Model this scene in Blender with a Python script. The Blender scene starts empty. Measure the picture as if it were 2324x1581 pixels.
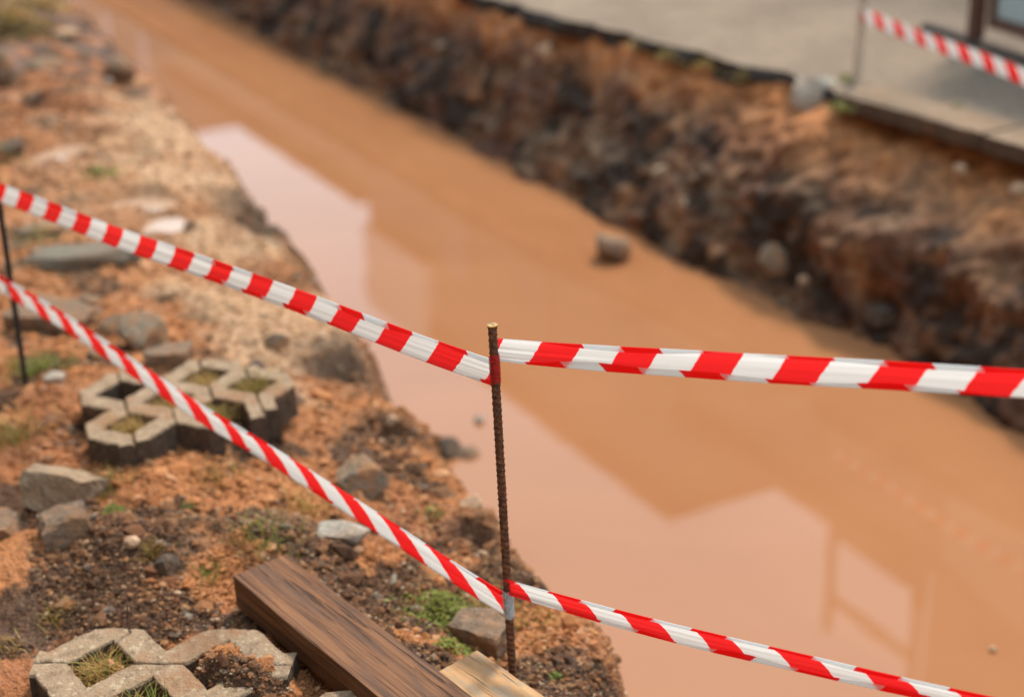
import bpy, bmesh, math, random
import numpy as np
from mathutils import Vector, Matrix

# ------------------------------------------------------------------ camera, sky, sun, exposure
SC = bpy.context.scene
COL = SC.collection
PITCH, ROLL, CAM_H = math.radians(24.0), math.radians(-2.0), 1.6
FPX, CX, CY = 3226.4, 1161.5, 790.5            # focal length and centre, in pixels of a 2323 px wide survey of the photo
_F = np.array([0, math.cos(PITCH), -math.sin(PITCH)])
_R0 = np.array([1.0, 0, 0]); _U0 = np.array([0, math.sin(PITCH), math.cos(PITCH)])
_R = _R0 * math.cos(ROLL) + _U0 * math.sin(ROLL)
_U = -_R0 * math.sin(ROLL) + _U0 * math.cos(ROLL)
CAMP = np.array([0, 0, CAM_H])

cam_d = bpy.data.cameras.new('camera'); cam = bpy.data.objects.new('camera', cam_d); COL.objects.link(cam)
m = Matrix(((_R[0], _U[0], -_F[0], 0), (_R[1], _U[1], -_F[1], 0), (_R[2], _U[2], -_F[2], CAM_H), (0, 0, 0, 1)))
cam.matrix_world = m
cam_d.sensor_width = 36; cam_d.lens = 50; cam_d.clip_start = 0.05; cam_d.clip_end = 900
cam_d.dof.use_dof = True; cam_d.dof.focus_distance = 2.36; cam_d.dof.aperture_fstop = 1.7; cam_d.dof.aperture_blades = 0
SC.camera = cam

SUN_EL, SUN_AZ = math.radians(55), math.radians(30)      # azimuth measured from +Y towards +X
W = bpy.data.worlds.new('World'); SC.world = W; W.use_nodes = True
wn = W.node_tree.nodes; wl = W.node_tree.links
for n_ in list(wn): wn.remove(n_)
wo = wn.new('ShaderNodeOutputWorld'); bg = wn.new('ShaderNodeBackground')
sk = wn.new('ShaderNodeTexSky'); sk.sky_type = 'NISHITA'; sk.sun_disc = False
sk.sun_elevation = SUN_EL; sk.sun_rotation = SUN_AZ; sk.air_density = 1.2; sk.dust_density = 3.0; sk.ozone_density = 1.0
# thin even cloud cover: the clear sky is mostly veiled by white
cl = wn.new('ShaderNodeMix'); cl.data_type = 'RGBA'; cl.inputs[0].default_value = 0.65
cl.inputs[7].default_value = (10.4, 12.5, 13.8, 1)
wl.new(sk.outputs[0], cl.inputs[6]); wl.new(cl.outputs[2], bg.inputs[0]); wl.new(bg.outputs[0], wo.inputs[0])
bg.inputs[1].default_value = 0.15
sun_d = bpy.data.lights.new('sun', 'SUN'); sun_d.energy = 3.9; sun_d.angle = math.radians(9); sun_d.color = (1.0, 0.85, 0.68)
sun = bpy.data.objects.new('sun', sun_d); COL.objects.link(sun)
sdir = Vector((math.sin(SUN_AZ) * math.cos(SUN_EL), math.cos(SUN_AZ) * math.cos(SUN_EL), math.sin(SUN_EL)))
sun.rotation_euler = sdir.to_track_quat('Z', 'Y').to_euler()
SC.view_settings.view_transform = 'Standard'; SC.view_settings.look = 'None'
SC.view_settings.exposure = 0.12; SC.view_settings.gamma = 1.0; SC.view_settings.use_curve_mapping = False
SC.render.engine = 'CYCLES'
SC.cycles.max_bounces = 6; SC.cycles.diffuse_bounces = 3; SC.cycles.glossy_bounces = 3; SC.cycles.use_denoising = True
SC.cycles.caustics_reflective = False; SC.cycles.caustics_refractive = False

rng = np.random.default_rng(7); random.seed(7)

# ------------------------------------------------------------------ survey helpers
def ray(px, py):
    d = _F * FPX + _R * (px - CX) - _U * (py - CY)
    return d / np.linalg.norm(d)
def atz(px, py, z):
    d = ray(px, py); return CAMP + d * ((z - CAM_H) / d[2])
def onplane(px, py, a, b):
    """point of the pixel's ray on the vertical plane through ground points a, b"""
    n = np.array([b[1] - a[1], a[0] - b[0], 0.0]); d = ray(px, py)
    return CAMP + d * ((np.array([a[0], a[1], 0]) - CAMP) @ n / (d @ n))
NV = np.array([0.88, 0.475]); TV = np.array([0.475, -0.88])      # across and along the trench

# ------------------------------------------------------------------ numpy noise
_perm = rng.permutation(256); _perm = np.concatenate([_perm, _perm, _perm])
_g3 = rng.normal(size=(256, 3)); _g3 /= np.linalg.norm(_g3, axis=1)[:, None]
def noise3(x, y, z):
    xi = np.floor(x).astype(np.int64); yi = np.floor(y).astype(np.int64); zi = np.floor(z).astype(np.int64)
    xf, yf, zf = x - xi, y - yi, z - zi
    u, v, w = (t * t * t * (t * (t * 6 - 15) + 10) for t in (xf, yf, zf))
    xi &= 255; yi &= 255; zi &= 255
    def g(a, b, c):
        h = _perm[_perm[_perm[(xi + a) & 255] + ((yi + b) & 255)] + ((zi + c) & 255)]
        q = _g3[h]; return q[..., 0] * (xf - a) + q[..., 1] * (yf - b) + q[..., 2] * (zf - c)
    def L(a, b, t): return a + (b - a) * t
    return 1.6 * L(L(L(g(0,0,0), g(1,0,0), u), L(g(0,1,0), g(1,1,0), u), v), L(L(g(0,0,1), g(1,0,1), u), L(g(0,1,1), g(1,1,1), u), v), w)
def fbm(x, y, z=None, sc=1.0, oc=4, gain=0.5, seed=0.0):
    x = np.asarray(x, float); y = np.asarray(y, float); z = np.zeros_like(x) if z is None else np.asarray(z, float)
    a, t = 1.0, 0.0; f = 1.0 / sc
    for i in range(oc):
        t = t + a * noise3(x * f + seed + 17.3 * i, y * f + 3.1 * seed + 9.7 * i, z * f + 5.3 * i + seed)
        a *= gain; f *= 2.03
    return t
def sstep(a, b, x):
    t = np.clip((x - a) / (b - a), 0, 1); return t * t * (3 - 2 * t)

# ------------------------------------------------------------------ object helpers
def mesh_np(name, V, F, smooth=True, cols=None, uv=None):
    V = np.asarray(V, np.float32); F = np.asarray(F, np.int32)
    me = bpy.data.meshes.new(name); k = F.shape[1]
    me.vertices.add(len(V)); me.vertices.foreach_set('co', V.ravel())
    me.loops.add(F.size); me.loops.foreach_set('vertex_index', F.ravel())
    me.polygons.add(len(F)); me.polygons.foreach_set('loop_start', np.arange(0, F.size, k, dtype=np.int32))
    me.polygons.foreach_set('loop_total', np.full(len(F), k, np.int32))
    me.update(calc_edges=True)
    me.polygons.foreach_set('use_smooth', np.full(len(F), smooth))
    if cols is not None:
        at = me.color_attributes.new('col', 'FLOAT_COLOR', 'POINT')
        c = np.ones((len(V), 4), np.float32); c[:, :3] = cols; at.data.foreach_set('color', c.ravel())
    if uv is not None:
        l = me.uv_layers.new(name='uv'); l.data.foreach_set('uv', np.asarray(uv, np.float32)[F.ravel()].ravel())
    me.validate(); return me
def put(name, me, mat=None, parent=None, loc=None, rot=None):
    o = bpy.data.objects.new(name, me); COL.objects.link(o)
    if mat is not None and me is not None and len(me.materials) == 0: me.materials.append(mat)
    if parent is not None: o.parent = parent
    if loc is not None: o.location = loc
    if rot is not None: o.rotation_euler = rot
    return o
def tag(o, label=None, cat=None, group=None, kind=None):
    if label: o['label'] = label
    if cat: o['category'] = cat
    if group: o['group'] = group
    if kind: o['kind'] = kind
    return o
def empty(name, loc, label, cat, group=None, rz=0.0):
    o = bpy.data.objects.new(name, None); COL.objects.link(o); o.location = loc; o.rotation_euler = (0, 0, rz)
    o.empty_display_size = 0.05
    return tag(o, label, cat, group)
def grid_faces(nr, nc, wrap=False):
    i = np.arange(nr - 1)[:, None]; j = np.arange(nc if wrap else nc - 1)[None, :]
    a = i * nc + j; b = i * nc + (j + 1) % nc
    return np.stack([a, b, b + nc, a + nc], -1).reshape(-1, 4)
def box_mesh(name, sx, sy, sz, bev=0.004, z0=0.0, cuts=0, wob=0.0, seed=1):
    bm = bmesh.new(); bmesh.ops.create_cube(bm, size=1.0)
    for v in bm.verts: v.co = Vector((v.co.x * sx, v.co.y * sy, (v.co.z + 0.5) * sz + z0))
    if bev: bmesh.ops.bevel(bm, geom=bm.edges[:], offset=bev, segments=2, affect='EDGES', profile=0.6)
    if cuts:
        long_e = [e for e in bm.edges if abs((e.verts[0].co - e.verts[1].co).x) > sx * 0.5]
        bmesh.ops.subdivide_edges(bm, edges=long_e, cuts=cuts, use_grid_fill=True)
    if wob:
        P = np.array([v.co[:] for v in bm.verts])
        d = np.stack([fbm(P[:, 0], P[:, 1], P[:, 2], sc=0.12, oc=3, seed=seed + 11 * k) for k in range(3)], 1) * wob
        for v, q in zip(bm.verts, d): v.co += Vector(q)
    me = bpy.data.meshes.new(name); bm.to_mesh(me); bm.free(); return me

# ------------------------------------------------------------------ materials
class NT:
    def __init__(s, name):
        s.m = bpy.data.materials.new(name); s.m.use_nodes = True; s.t = s.m.node_tree
        s.n = s.t.nodes; s.l = s.t.links; s.b = s.n['Principled BSDF']
        s.co = s.n.new('ShaderNodeTexCoord')
    def set(s, **k):
        for a, v in k.items():
            i = s.b.inputs[a.replace('_', ' ')]
            if hasattr(v, 'is_linked') or isinstance(v, bpy.types.NodeSocket): s.l.new(v, i)
            else: i.default_value = (*v, 1) if isinstance(v, tuple) and len(v) == 3 and i.type == 'RGBA' else v
        return s
    def vec(s, scale=(1, 1, 1), out='Object', rot=(0, 0, 0)):
        mp = s.n.new('ShaderNodeMapping'); mp.inputs['Scale'].default_value = scale; mp.inputs['Rotation'].default_value = rot
        s.l.new(s.co.outputs[out], mp.inputs[0]); return mp.outputs[0]
    def noise(s, scale, detail=4, rough=0.55, vec=None, dist=0.0):
        n = s.n.new('ShaderNodeTexNoise'); n.inputs['Scale'].default_value = scale; n.inputs['Detail'].default_value = detail
        n.inputs['Roughness'].default_value = rough; n.inputs['Distortion'].default_value = dist
        s.l.new(vec if vec is not None else s.co.outputs['Object'], n.inputs['Vector']); return n.outputs['Fac']
    def voro(s, scale, vec=None, feat='F1', out='Distance', rnd=1.0):
        n = s.n.new('ShaderNodeTexVoronoi'); n.feature = feat; n.inputs['Scale'].default_value = scale; n.inputs['Randomness'].default_value = rnd
        s.l.new(vec if vec is not None else s.co.outputs['Object'], n.inputs['Vector']); return n.outputs[out]
    def ramp(s, fac, stops):
        n = s.n.new('ShaderNodeValToRGB'); e = n.color_ramp.elements
        while len(e) < len(stops): e.new(0.5)
        for q, (p, c) in zip(e, stops):
            q.position = p; q.color = (*c, 1) if isinstance(c, tuple) else (c, c, c, 1)
        s.l.new(fac, n.inputs[0]); return n.outputs[0]
    def mix(s, fac, a, b, mode='MIX'):
        n = s.n.new('ShaderNodeMix'); n.data_type = 'RGBA'; n.blend_type = mode
        for i, v in ((0, fac), (6, a), (7, b)):
            if isinstance(v, bpy.types.NodeSocket): s.l.new(v, n.inputs[i])
            elif i == 0: n.inputs[0].default_value = v
            else: n.inputs[i].default_value = (*v, 1) if isinstance(v, tuple) else (v, v, v, 1)
        return n.outputs[2]
    def math(s, op, a, b=0.0, c=None):
        n = s.n.new('ShaderNodeMath'); n.operation = op
        for i, v in enumerate((a, b) if c is None else (a, b, c)):
            if isinstance(v, bpy.types.NodeSocket): s.l.new(v, n.inputs[i])
            else: n.inputs[i].default_value = v
        return n.outputs[0]
    def bump(s, h, dist=0.003, strength=1.0):
        n = s.n.new('ShaderNodeBump'); n.inputs['Distance'].default_value = dist; n.inputs['Strength'].default_value = strength
        s.l.new(h, n.inputs['Height']); s.l.new(n.outputs[0], s.b.inputs['Normal']); return s
    def attr(s, name='col'):
        n = s.n.new('ShaderNodeVertexColor'); n.layer_name = name; return n.outputs[0]

def mat_soil():
    t = NT('soil'); c = t.attr()
    f = t.ramp(t.noise(160, 5, 0.65), [(0.28, 0.42), (0.5, 0.95), (0.72, 1.5)])
    c = t.mix(1.0, c, f, 'MULTIPLY')
    sp = t.ramp(t.voro(230, out='Color'), [(0.55, 0.0), (0.8, 1.0)])
    c = t.mix(t.math('MULTIPLY', sp, 0.35), c, t.mix(0.5, c, (0.55, 0.34, 0.2)))
    t.set(Base_Color=c, Roughness=t.ramp(t.noise(3.2, 5, 0.6), [(0.45, 0.92), (0.62, 0.45)])); t.b.inputs['Specular IOR Level'].default_value = 0.28   # damp patches shine
    h = t.math('ADD', t.noise(90, 6, 0.7), t.math('MULTIPLY', t.voro(170), 0.8))
    return t.bump(h, 0.006, 0.9).m
def mat_wallsoil():
    t = NT('trench_soil'); c = t.attr()
    f = t.ramp(t.noise(14, 5, 0.6), [(0.28, 0.55), (0.5, 1.0), (0.72, 1.6)])
    t.set(Base_Color=t.mix(1.0, c, f, 'MULTIPLY'), Roughness=0.85); t.b.inputs['Specular IOR Level'].default_value = 0.3
    return t.bump(t.noise(18, 4, 0.55), 0.03, 0.45).m
def mat_vcol(name, rough=0.85, bump=0.002, sc=260):
    t = NT(name); f = t.ramp(t.noise(sc, 4, 0.6), [(0.3, 0.65), (0.7, 1.3)])
    t.set(Base_Color=t.mix(1.0, t.attr(), f, 'MULTIPLY'), Roughness=rough); t.b.inputs['Specular IOR Level'].default_value = 0.15
    return t.bump(t.noise(sc * 1.4, 3), bump, 0.6).m
def mat_stone(name, c1, c2, dirt=(0.30, 0.15, 0.07), dirt_amt=0.5, sc=60):
    t = NT(name)
    c = t.ramp(t.noise(sc, 6, 0.7), [(0.3, c1), (0.7, c2)])
    sp = t.ramp(t.voro(sc * 5, out='Color'), [(0.2, 0.7), (0.8, 1.25)])
    c = t.mix(1.0, c, sp, 'MULTIPLY')
    dm = t.ramp(t.noise(14, 6, 0.7), [(0.44, 0.0), (0.6, dirt_amt)])
    t.set(Base_Color=t.mix(dm, c, dirt), Roughness=0.85); t.b.inputs['Specular IOR Level'].default_value = 0.3
    return t.bump(t.math('ADD', t.noise(sc * 2.2, 6, 0.7), t.math('MULTIPLY', t.voro(sc * 4), 0.5)), 0.004, 0.8).m
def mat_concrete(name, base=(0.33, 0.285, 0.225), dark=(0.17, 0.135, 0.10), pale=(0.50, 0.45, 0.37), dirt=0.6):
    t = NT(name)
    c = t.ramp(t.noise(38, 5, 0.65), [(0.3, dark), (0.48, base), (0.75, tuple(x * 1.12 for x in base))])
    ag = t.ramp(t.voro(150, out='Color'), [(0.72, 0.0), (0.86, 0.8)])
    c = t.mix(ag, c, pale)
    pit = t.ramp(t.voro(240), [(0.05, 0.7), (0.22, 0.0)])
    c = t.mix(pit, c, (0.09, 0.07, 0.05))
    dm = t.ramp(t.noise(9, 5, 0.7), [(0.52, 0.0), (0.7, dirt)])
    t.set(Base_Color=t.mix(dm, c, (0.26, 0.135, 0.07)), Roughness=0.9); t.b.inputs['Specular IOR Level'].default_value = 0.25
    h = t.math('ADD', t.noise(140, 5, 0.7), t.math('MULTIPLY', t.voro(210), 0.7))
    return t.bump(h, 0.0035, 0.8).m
def mat_water(name='muddy_water', col=(0.345, 0.157, 0.072), col2=(0.305, 0.134, 0.060)):
    t = NT(name)
    c = t.ramp(t.noise(0.8, 5, 0.55, dist=0.6), [(0.32, col2), (0.68, col)])
    t.set(Base_Color=c, Roughness=0.02, IOR=1.42)
    return t.bump(t.noise(5.0, 2, 0.4), 0.0006, 0.35).m
def mat_rebar():
    t = NT('rusty_steel')
    c = t.ramp(t.noise(120, 6, 0.7), [(0.3, (0.02, 0.010, 0.006)), (0.48, (0.10, 0.038, 0.017)), (0.66, (0.24, 0.095, 0.04))])
    t.set(Base_Color=c, Roughness=0.62, Metallic=0.15)
    return t.bump(t.noise(420, 5, 0.7), 0.001, 0.8).m
def mat_plain(name, col, rough=0.7, var=0.25, sc=30, bump=0.001, **kw):
    t = NT(name); lo = tuple(x * (1 - var) for x in col); hi = tuple(x * (1 + var) for x in col)
    t.set(Base_Color=t.ramp(t.noise(sc, 5, 0.6), [(0.3, lo), (0.7, hi)]), Roughness=rough, **kw)
    if bump: t.bump(t.noise(sc * 5, 4), bump, 0.6)
    return t.m
def mat_tape(period, slant, phase, w0=0.0):
    t = NT('barrier_film'); uv = t.n.new('ShaderNodeUVMap'); uv.uv_map = 'uv'
    s = t.n.new('ShaderNodeSeparateXYZ'); t.l.new(uv.outputs[0], s.inputs[0])
    wob = t.math('MULTIPLY', t.math('SUBTRACT', t.noise(90, 3, 0.5, vec=uv.outputs[0]), 0.5), 0.006)
    u = t.math('ADD', t.math('ADD', s.outputs[0], t.math('MULTIPLY', s.outputs[1], slant)), wob)
    fr = t.math('FRACT', t.math('ADD', t.math('DIVIDE', u, period), phase))
    msk = t.ramp(fr, [(0.0, 0.0), (0.008, 1.0), (0.492, 1.0), (0.5, 0.0)])
    c = t.mix(msk, (0.80, 0.85, 0.88), (0.90, 0.022, 0.026))
    t.set(Base_Color=c, Roughness=0.22); t.b.inputs['Specular IOR Level'].default_value = 0.5
    st = t.noise(1.0, 4, 0.6, vec=t_map(t, uv.outputs[0], (14, 420, 1)))
    t.bump(st, 0.0003, 0.15)
    # thin plastic lets some light through
    tr = t.n.new('ShaderNodeBsdfTranslucent'); t.l.new(c, tr.inputs[0])
    ms = t.n.new('ShaderNodeMixShader'); ms.inputs[0].default_value = 0.6
    t.l.new(t.b.outputs[0], ms.inputs[1]); t.l.new(tr.outputs[0], ms.inputs[2])
    t.l.new(ms.outputs[0], t.n['Material Output'].inputs[0]); return t.m
def t_map(t, v, sc):
    mp = t.n.new('ShaderNodeMapping'); mp.inputs['Scale'].default_value = sc; t.l.new(v, mp.inputs[0]); return mp.outputs[0]
def mat_film(name, col, alpha, rough=0.3):
    t = NT(name); a = t.ramp(t.noise(110, 4, 0.7), [(0.35, alpha * 0.5), (0.65, min(1, alpha * 1.5))])
    t.set(Base_Color=col, Roughness=rough, Alpha=a)
    return t.bump(t.noise(1, 4, 0.6, vec=t.vec((120, 120, 420), rot=(0.5, 0.3, 0))), 0.002, 0.8).m
def mat_beam():
    t = NT('dark_timber'); v = t.vec((2.2, 60, 60)); v2 = t.vec((1.2, 11, 11))
    g = t.noise(1.5, 8, 0.62, vec=v, dist=0.7)
    c = t.ramp(g, [(0.25, (0.05, 0.022, 0.010)), (0.45, (0.12, 0.050, 0.020)), (0.6, (0.20, 0.088, 0.034)), (0.8, (0.31, 0.145, 0.058))])
    stain = t.ramp(t.noise(1.7, 5, 0.6, vec=v2, dist=0.8), [(0.5, 0.0), (0.68, 0.85)])
    c = t.mix(stain, c, (0.040, 0.030, 0.027))
    crack = t.ramp(t.noise(2.2, 4, 0.5, vec=t.vec((2.2, 60, 60)), dist=0.5), [(0.34, 1.0), (0.40, 0.0)])
    c = t.mix(t.math('MULTIPLY', crack, 0.8), c, (0.015, 0.009, 0.006))
    t.set(Base_Color=c, Roughness=0.62); t.b.inputs['Specular IOR Level'].default_value = 0.35
    return t.bump(t.math('SUBTRACT', g, t.math('MULTIPLY', crack, 0.7)), 0.004, 0.8).m
def mat_plank():
    t = NT('pale_timber'); v = t.vec((4, 40, 40))
    g = t.noise(1.6, 6, 0.6, vec=v, dist=0.8)
    c = t.ramp(g, [(0.3, (0.30, 0.155, 0.065)), (0.55, (0.46, 0.27, 0.125)), (0.75, (0.55, 0.36, 0.19))])
    p = t.ramp(t.noise(3.4, 7, 0.7, vec=t.vec((5, 9, 9)), dist=0.5), [(0.50, 0.0), (0.60, 0.7)])
    c = t.mix(p, c, (0.27, 0.225, 0.165))
    crack = t.ramp(t.noise(1.8, 4, 0.5, vec=t.vec((2.0, 46, 46)), dist=0.4), [(0.33, 1.0), (0.38, 0.0)])
    c = t.mix(crack, c, (0.03, 0.018, 0.01))
    t.set(Base_Color=c, Roughness=0.75)
    return t.bump(t.math('SUBTRACT', g, crack), 0.003, 0.8).m
def mat_leaf(name, c1, c2, tr=0.35):
    t = NT(name); oi = t.n.new('ShaderNodeNewGeometry')
    c = t.ramp(oi.outputs['Random Per Island'], [(0.0, c1), (1.0, c2)])
    t.set(Base_Color=c, Roughness=0.6)
    b = t.n.new('ShaderNodeBsdfTranslucent'); t.l.new(c, b.inputs[0])
    ms = t.n.new('ShaderNodeMixShader'); ms.inputs[0].default_value = tr
    t.l.new(t.b.outputs[0], ms.inputs[1]); t.l.new(b.outputs[0], ms.inputs[2]); t.l.new(ms.outputs[0], t.n['Material Output'].inputs[0])
    return t.m
def mat_pavement():
    t = NT('worn_asphalt')
    c = t.ramp(t.noise(1.6, 6, 0.6, dist=0.4), [(0.3, (0.145, 0.106, 0.074)), (0.7, (0.23, 0.172, 0.122))])
    c = t.mix(1.0, c, t.ramp(t.voro(70, out='Color'), [(0.1, 0.7), (0.9, 1.3)]), 'MULTIPLY')
    t.set(Base_Color=c, Roughness=0.85)
    return t.bump(t.voro(85), 0.004, 0.7).m

M = dict(soil=mat_soil(), wallsoil=mat_wallsoil(), shaded_side=mat_concrete('earthy_shaded_concrete', (0.085, 0.058, 0.040), (0.045, 0.030, 0.021), (0.15, 0.11, 0.08), 0.5), gravel=mat_vcol('gravel_grain', 0.85, 0.001, 300), rubble=mat_vcol('rubble_grain', 0.85, 0.004, 60),
         water=mat_water(), puddle=mat_water('puddle_water', (0.46, 0.33, 0.24), (0.40, 0.27, 0.19)), rebar=mat_rebar(), beam=mat_beam(), plank=mat_plank(),
         concrete=mat_concrete('paver_concrete', (0.295, 0.215, 0.142), (0.16, 0.105, 0.066), (0.43, 0.345, 0.245), 0.9), grey=mat_stone('grey_stone', (0.145, 0.113, 0.08), (0.30, 0.245, 0.18), dirt_amt=0.95),
         pale=mat_stone('pale_stone', (0.27, 0.25, 0.21), (0.50, 0.47, 0.41), dirt_amt=0.45),
         brown=mat_stone('brown_stone', (0.12, 0.085, 0.06), (0.26, 0.19, 0.135), dirt_amt=0.7),
         dark=mat_stone('dark_stone', (0.045, 0.036, 0.03), (0.12, 0.095, 0.075), dirt_amt=0.3),
         tan=mat_stone('tan_stone', (0.42, 0.27, 0.165), (0.62, 0.44, 0.30), dirt_amt=0.4),
         slab=mat_stone('slab_stone', (0.15, 0.14, 0.11), (0.24, 0.225, 0.18), dirt_amt=0.35),
         pavement=mat_pavement(), green=mat_leaf('green_grass', (0.08, 0.14, 0.015), (0.22, 0.28, 0.03)), dry=mat_leaf('dry_grass', (0.32, 0.17, 0.04), (0.52, 0.36, 0.10)),
         moss=mat_leaf('moss_leaf', (0.10, 0.14, 0.012), (0.26, 0.27, 0.03)), ymoss=mat_leaf('yellow_moss', (0.16, 0.11, 0.02), (0.36, 0.25, 0.04)),
         stem=mat_plain('dry_stem', (0.10, 0.055, 0.04)),
         brownwood=mat_plain('varnished_wood', (0.085, 0.030, 0.016), 0.4), panel=mat_plain('pale_blue_panel', (0.36, 0.47, 0.50), 0.35, 0.05),
         darkbeam=mat_plain('dark_runner', (0.045, 0.032, 0.028)), post=mat_plain('dull_steel', (0.52, 0.43, 0.33), 0.6),
         redfilm=mat_film('red_film', (0.55, 0.006, 0.012), 0.62), whitefilm=mat_film('white_film', (0.50, 0.57, 0.62), 1.0),
         mauvefilm=mat_film('mauve_film', (0.42, 0.33, 0.33), 1.0),
         plaster=mat_plain('plaster', (0.30, 0.24, 0.18), 0.9, 0.1, 3), plaster2=mat_plain('grey_plaster', (0.20, 0.18, 0.16), 0.9, 0.1, 3),
         white=mat_plain('white_plaster', (0.78, 0.76, 0.72), 0.9, 0.04, 3), rooft=mat_plain('roof_tiles', (0.13, 0.055, 0.035), 0.8), steel=mat_plain('painted_steel', (0.10, 0.07, 0.06), 0.5),
         kerb=mat_concrete('kerb_concrete', (0.25, 0.18, 0.125), (0.15, 0.105, 0.075), (0.32, 0.25, 0.18), 0.5),
         asphalt=mat_plain('broken_asphalt', (0.030, 0.026, 0.024), 0.85, 0.4, 40, 0.004))
gt = NT('window_glass'); gt.set(Base_Color=(0.03, 0.035, 0.04), Roughness=0.05); M['glass'] = gt.m

# ------------------------------------------------------------------ trench lines, read from the photograph
WATER_Z = -0.8
def line_sn(pts, z):
    P = np.array([atz(*p, z)[:2] for p in pts]); s = P @ TV; n = P @ NV; k = np.argsort(s); return s[k], n[k]
crest_px = [(160,30),(320,190),(400,280),(520,410),(600,450),(645,510),(640,560),(700,640),(770,710),(800,790),(810,880),(900,920),(960,1035),(1090,1160),(1120,1240),(1190,1340),(1300,1430),(1325,1581)]
_cs, _cn = line_sn(crest_px, -0.12)
_cs = np.concatenate([[-60, -20, -14], _cs, [0.2, 1.5, 6, 60]]); _cn = np.concatenate([[2.6, 2.5, 2.3], _cn, [1.25, 1.3, 1.4, 1.4]])
_o = np.argsort(_cs); _cs, _cn = _cs[_o], _cn[_o]
foot_px = [(450,0),(700,140),(1000,290),(1250,430),(1500,560),(1700,655),(1950,770),(2150,870),(2323,975)]
_fs, _fn = line_sn(foot_px, WATER_Z)
_fs = np.concatenate([[-60], _fs, [3.5, 60]]); _fn = np.concatenate([[4.4], _fn, [3.7, 3.7]])
edge_px = [(1130,0),(1400,75),(1700,150),(1860,190),(1925,225),(2100,275),(2323,338)]
_es, _en = line_sn(edge_px, -0.02)
_es = np.concatenate([[-60, -20], _es, [1.0, 60]]); _en = np.concatenate([[4.5, 4.35], _en, [4.4, 4.4]])
def n_crest(s): return np.interp(s, _cs, _cn)
def n_foot(s): return np.interp(s, _fs, _fn)
def n_edge(s): return np.interp(s, _es, _en)

PUDDLES = [((130, 358), 0.13, 0.26), ((108, 265), 0.17, 0.14), ((318, 462), 0.13, 0.11), ((372, 508), 0.08, 0.12), ((30, 395), 0.16, 0.10)]
PUD = [(atz(*p, -0.03), rx, ry) for p, rx, ry in PUDDLES]

HOLLOWS = [(*atz(a, b, -0.15)[:2], r, d) for a, b, r, d in ((797, 835, 0.11, 0.30), (640, 500, 0.16, 0.32), (575, 455, 0.11, 0.18), (900, 985, 0.07, 0.18), (1085, 1215, 0.06, 0.14))]

_fb = np.array([0.068, -0.199]); _fb /= np.linalg.norm(_fb); _fa = np.array([-_fb[1], _fb[0]]); _fc = atz(276, 886, 0.06)[:2]
_nb = np.array([0.997, -0.07]); _na = np.array([-0.07, -0.997]); _nc = atz(228, 1504, 0.045)[:2]
FILLS = [(*(_fc + _fa * a * 0.105 + _fb * b * 0.2), 0.040, 0.042) for a, b in ((0, 1), (1, .5), (2, 0), (2, 1), (3, .5))] + [(*(_nc + _na * a * 0.114 + _nb * b * 0.218), 0.045, 0.045) for a, b in ((0, 0), (0, 1), (1, .5))]

def ground_z(x, y, fine=False):
    x = np.asarray(x, float); y = np.asarray(y, float)
    s = x * TV[0] + y * TV[1]; n = x * NV[0] + y * NV[1]
    e = n_crest(s) - n + 0.05 * fbm(x, y, sc=0.26, oc=4, seed=4.0)
    near = sstep(6.0, 3.0, np.hypot(x, y))
    g = 0.028 * fbm(x, y, sc=0.55, oc=2, seed=1.0) + 0.016 * fbm(x, y, sc=0.16, oc=2, seed=2.0) - 0.01
    g = g - 0.12 * np.exp(-np.clip(e, 0, None) ** 2 / 0.10) * (e > 0) - 0.12 * (e <= 0)
    g = g + 0.05 * sstep(-0.95, -1.6, x) * sstep(4.0, 5.0, y)
    bank = sstep(0.0, -0.42, e)
    z = g - bank * 1.05 - 0.12 * bank
    z = z + 0.07 * bank * (1 - bank) * 4 * fbm(x, y, sc=0.12, oc=3, seed=9.0)
    z = np.maximum(z, -1.22 + 0.02 * g)
    # soil thrown over the right half of the near pavers, loose bank behind the beam
    z = z + 0.092 * np.exp(-(((x + 0.49) / 0.080) ** 2 + ((y - 2.095) / 0.062) ** 2))
    z = z + 0.045 * np.exp(-(((x + 0.60) / 0.30) ** 2 + ((y - 2.62) / 0.10) ** 2))
    z = z + 0.030 * np.exp(-(((x + 0.95) / 0.25) ** 2 + ((y - 2.55) / 0.12) ** 2))
    z = z + 0.02 * np.exp(-(((x + 0.82) / 0.35) ** 2 + ((y - 3.05) / 0.25) ** 2))
    for (hx, hy, hr, hd) in FILLS:      # soil inside the holes of the pavers
        z = z + hd * np.exp(-(((x - hx) ** 2 + (y - hy) ** 2) / hr ** 2) ** 2)
    for (hx, hy, hr, hd) in HOLLOWS:
        z = z - hd * np.exp(-(((x - hx) ** 2 + (y - hy) ** 2) / hr ** 2) ** 2)
    if fine:
        out = (e > -0.5)
        c = fbm(x, y, sc=0.05, oc=3, seed=5.0); b = 1 - np.abs(fbm(x, y, sc=0.035, oc=3, seed=6.0))
        z = z + out * (0.009 * c + 0.010 * np.clip(b - 0.75, 0, 1) * 2 + 0.0045 * fbm(x, y, sc=0.014, oc=2, seed=8.0))
    for p, rx, ry in PUD:
        w = np.exp(-((((x - p[0]) / rx) ** 2 + ((y - p[1]) / ry) ** 2) / 1.5) ** 3)
        z = z * (1 - w) + w * (-0.062 + 0.012 * fbm(x, y, sc=0.09, oc=2, seed=31))
    return z
def gz(x, y): return float(ground_z(np.array([x]), np.array([y]))[0])
def on(px, py, dz=0.0):
    """ground point of the left bank under a pixel of the survey"""
    z = 0.0
    for _ in range(8):
        p = atz(px, py, z + dz); z = 0.5 * z + 0.5 * gz(p[0], p[1])
    return np.array([p[0], p[1], z + dz])
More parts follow.
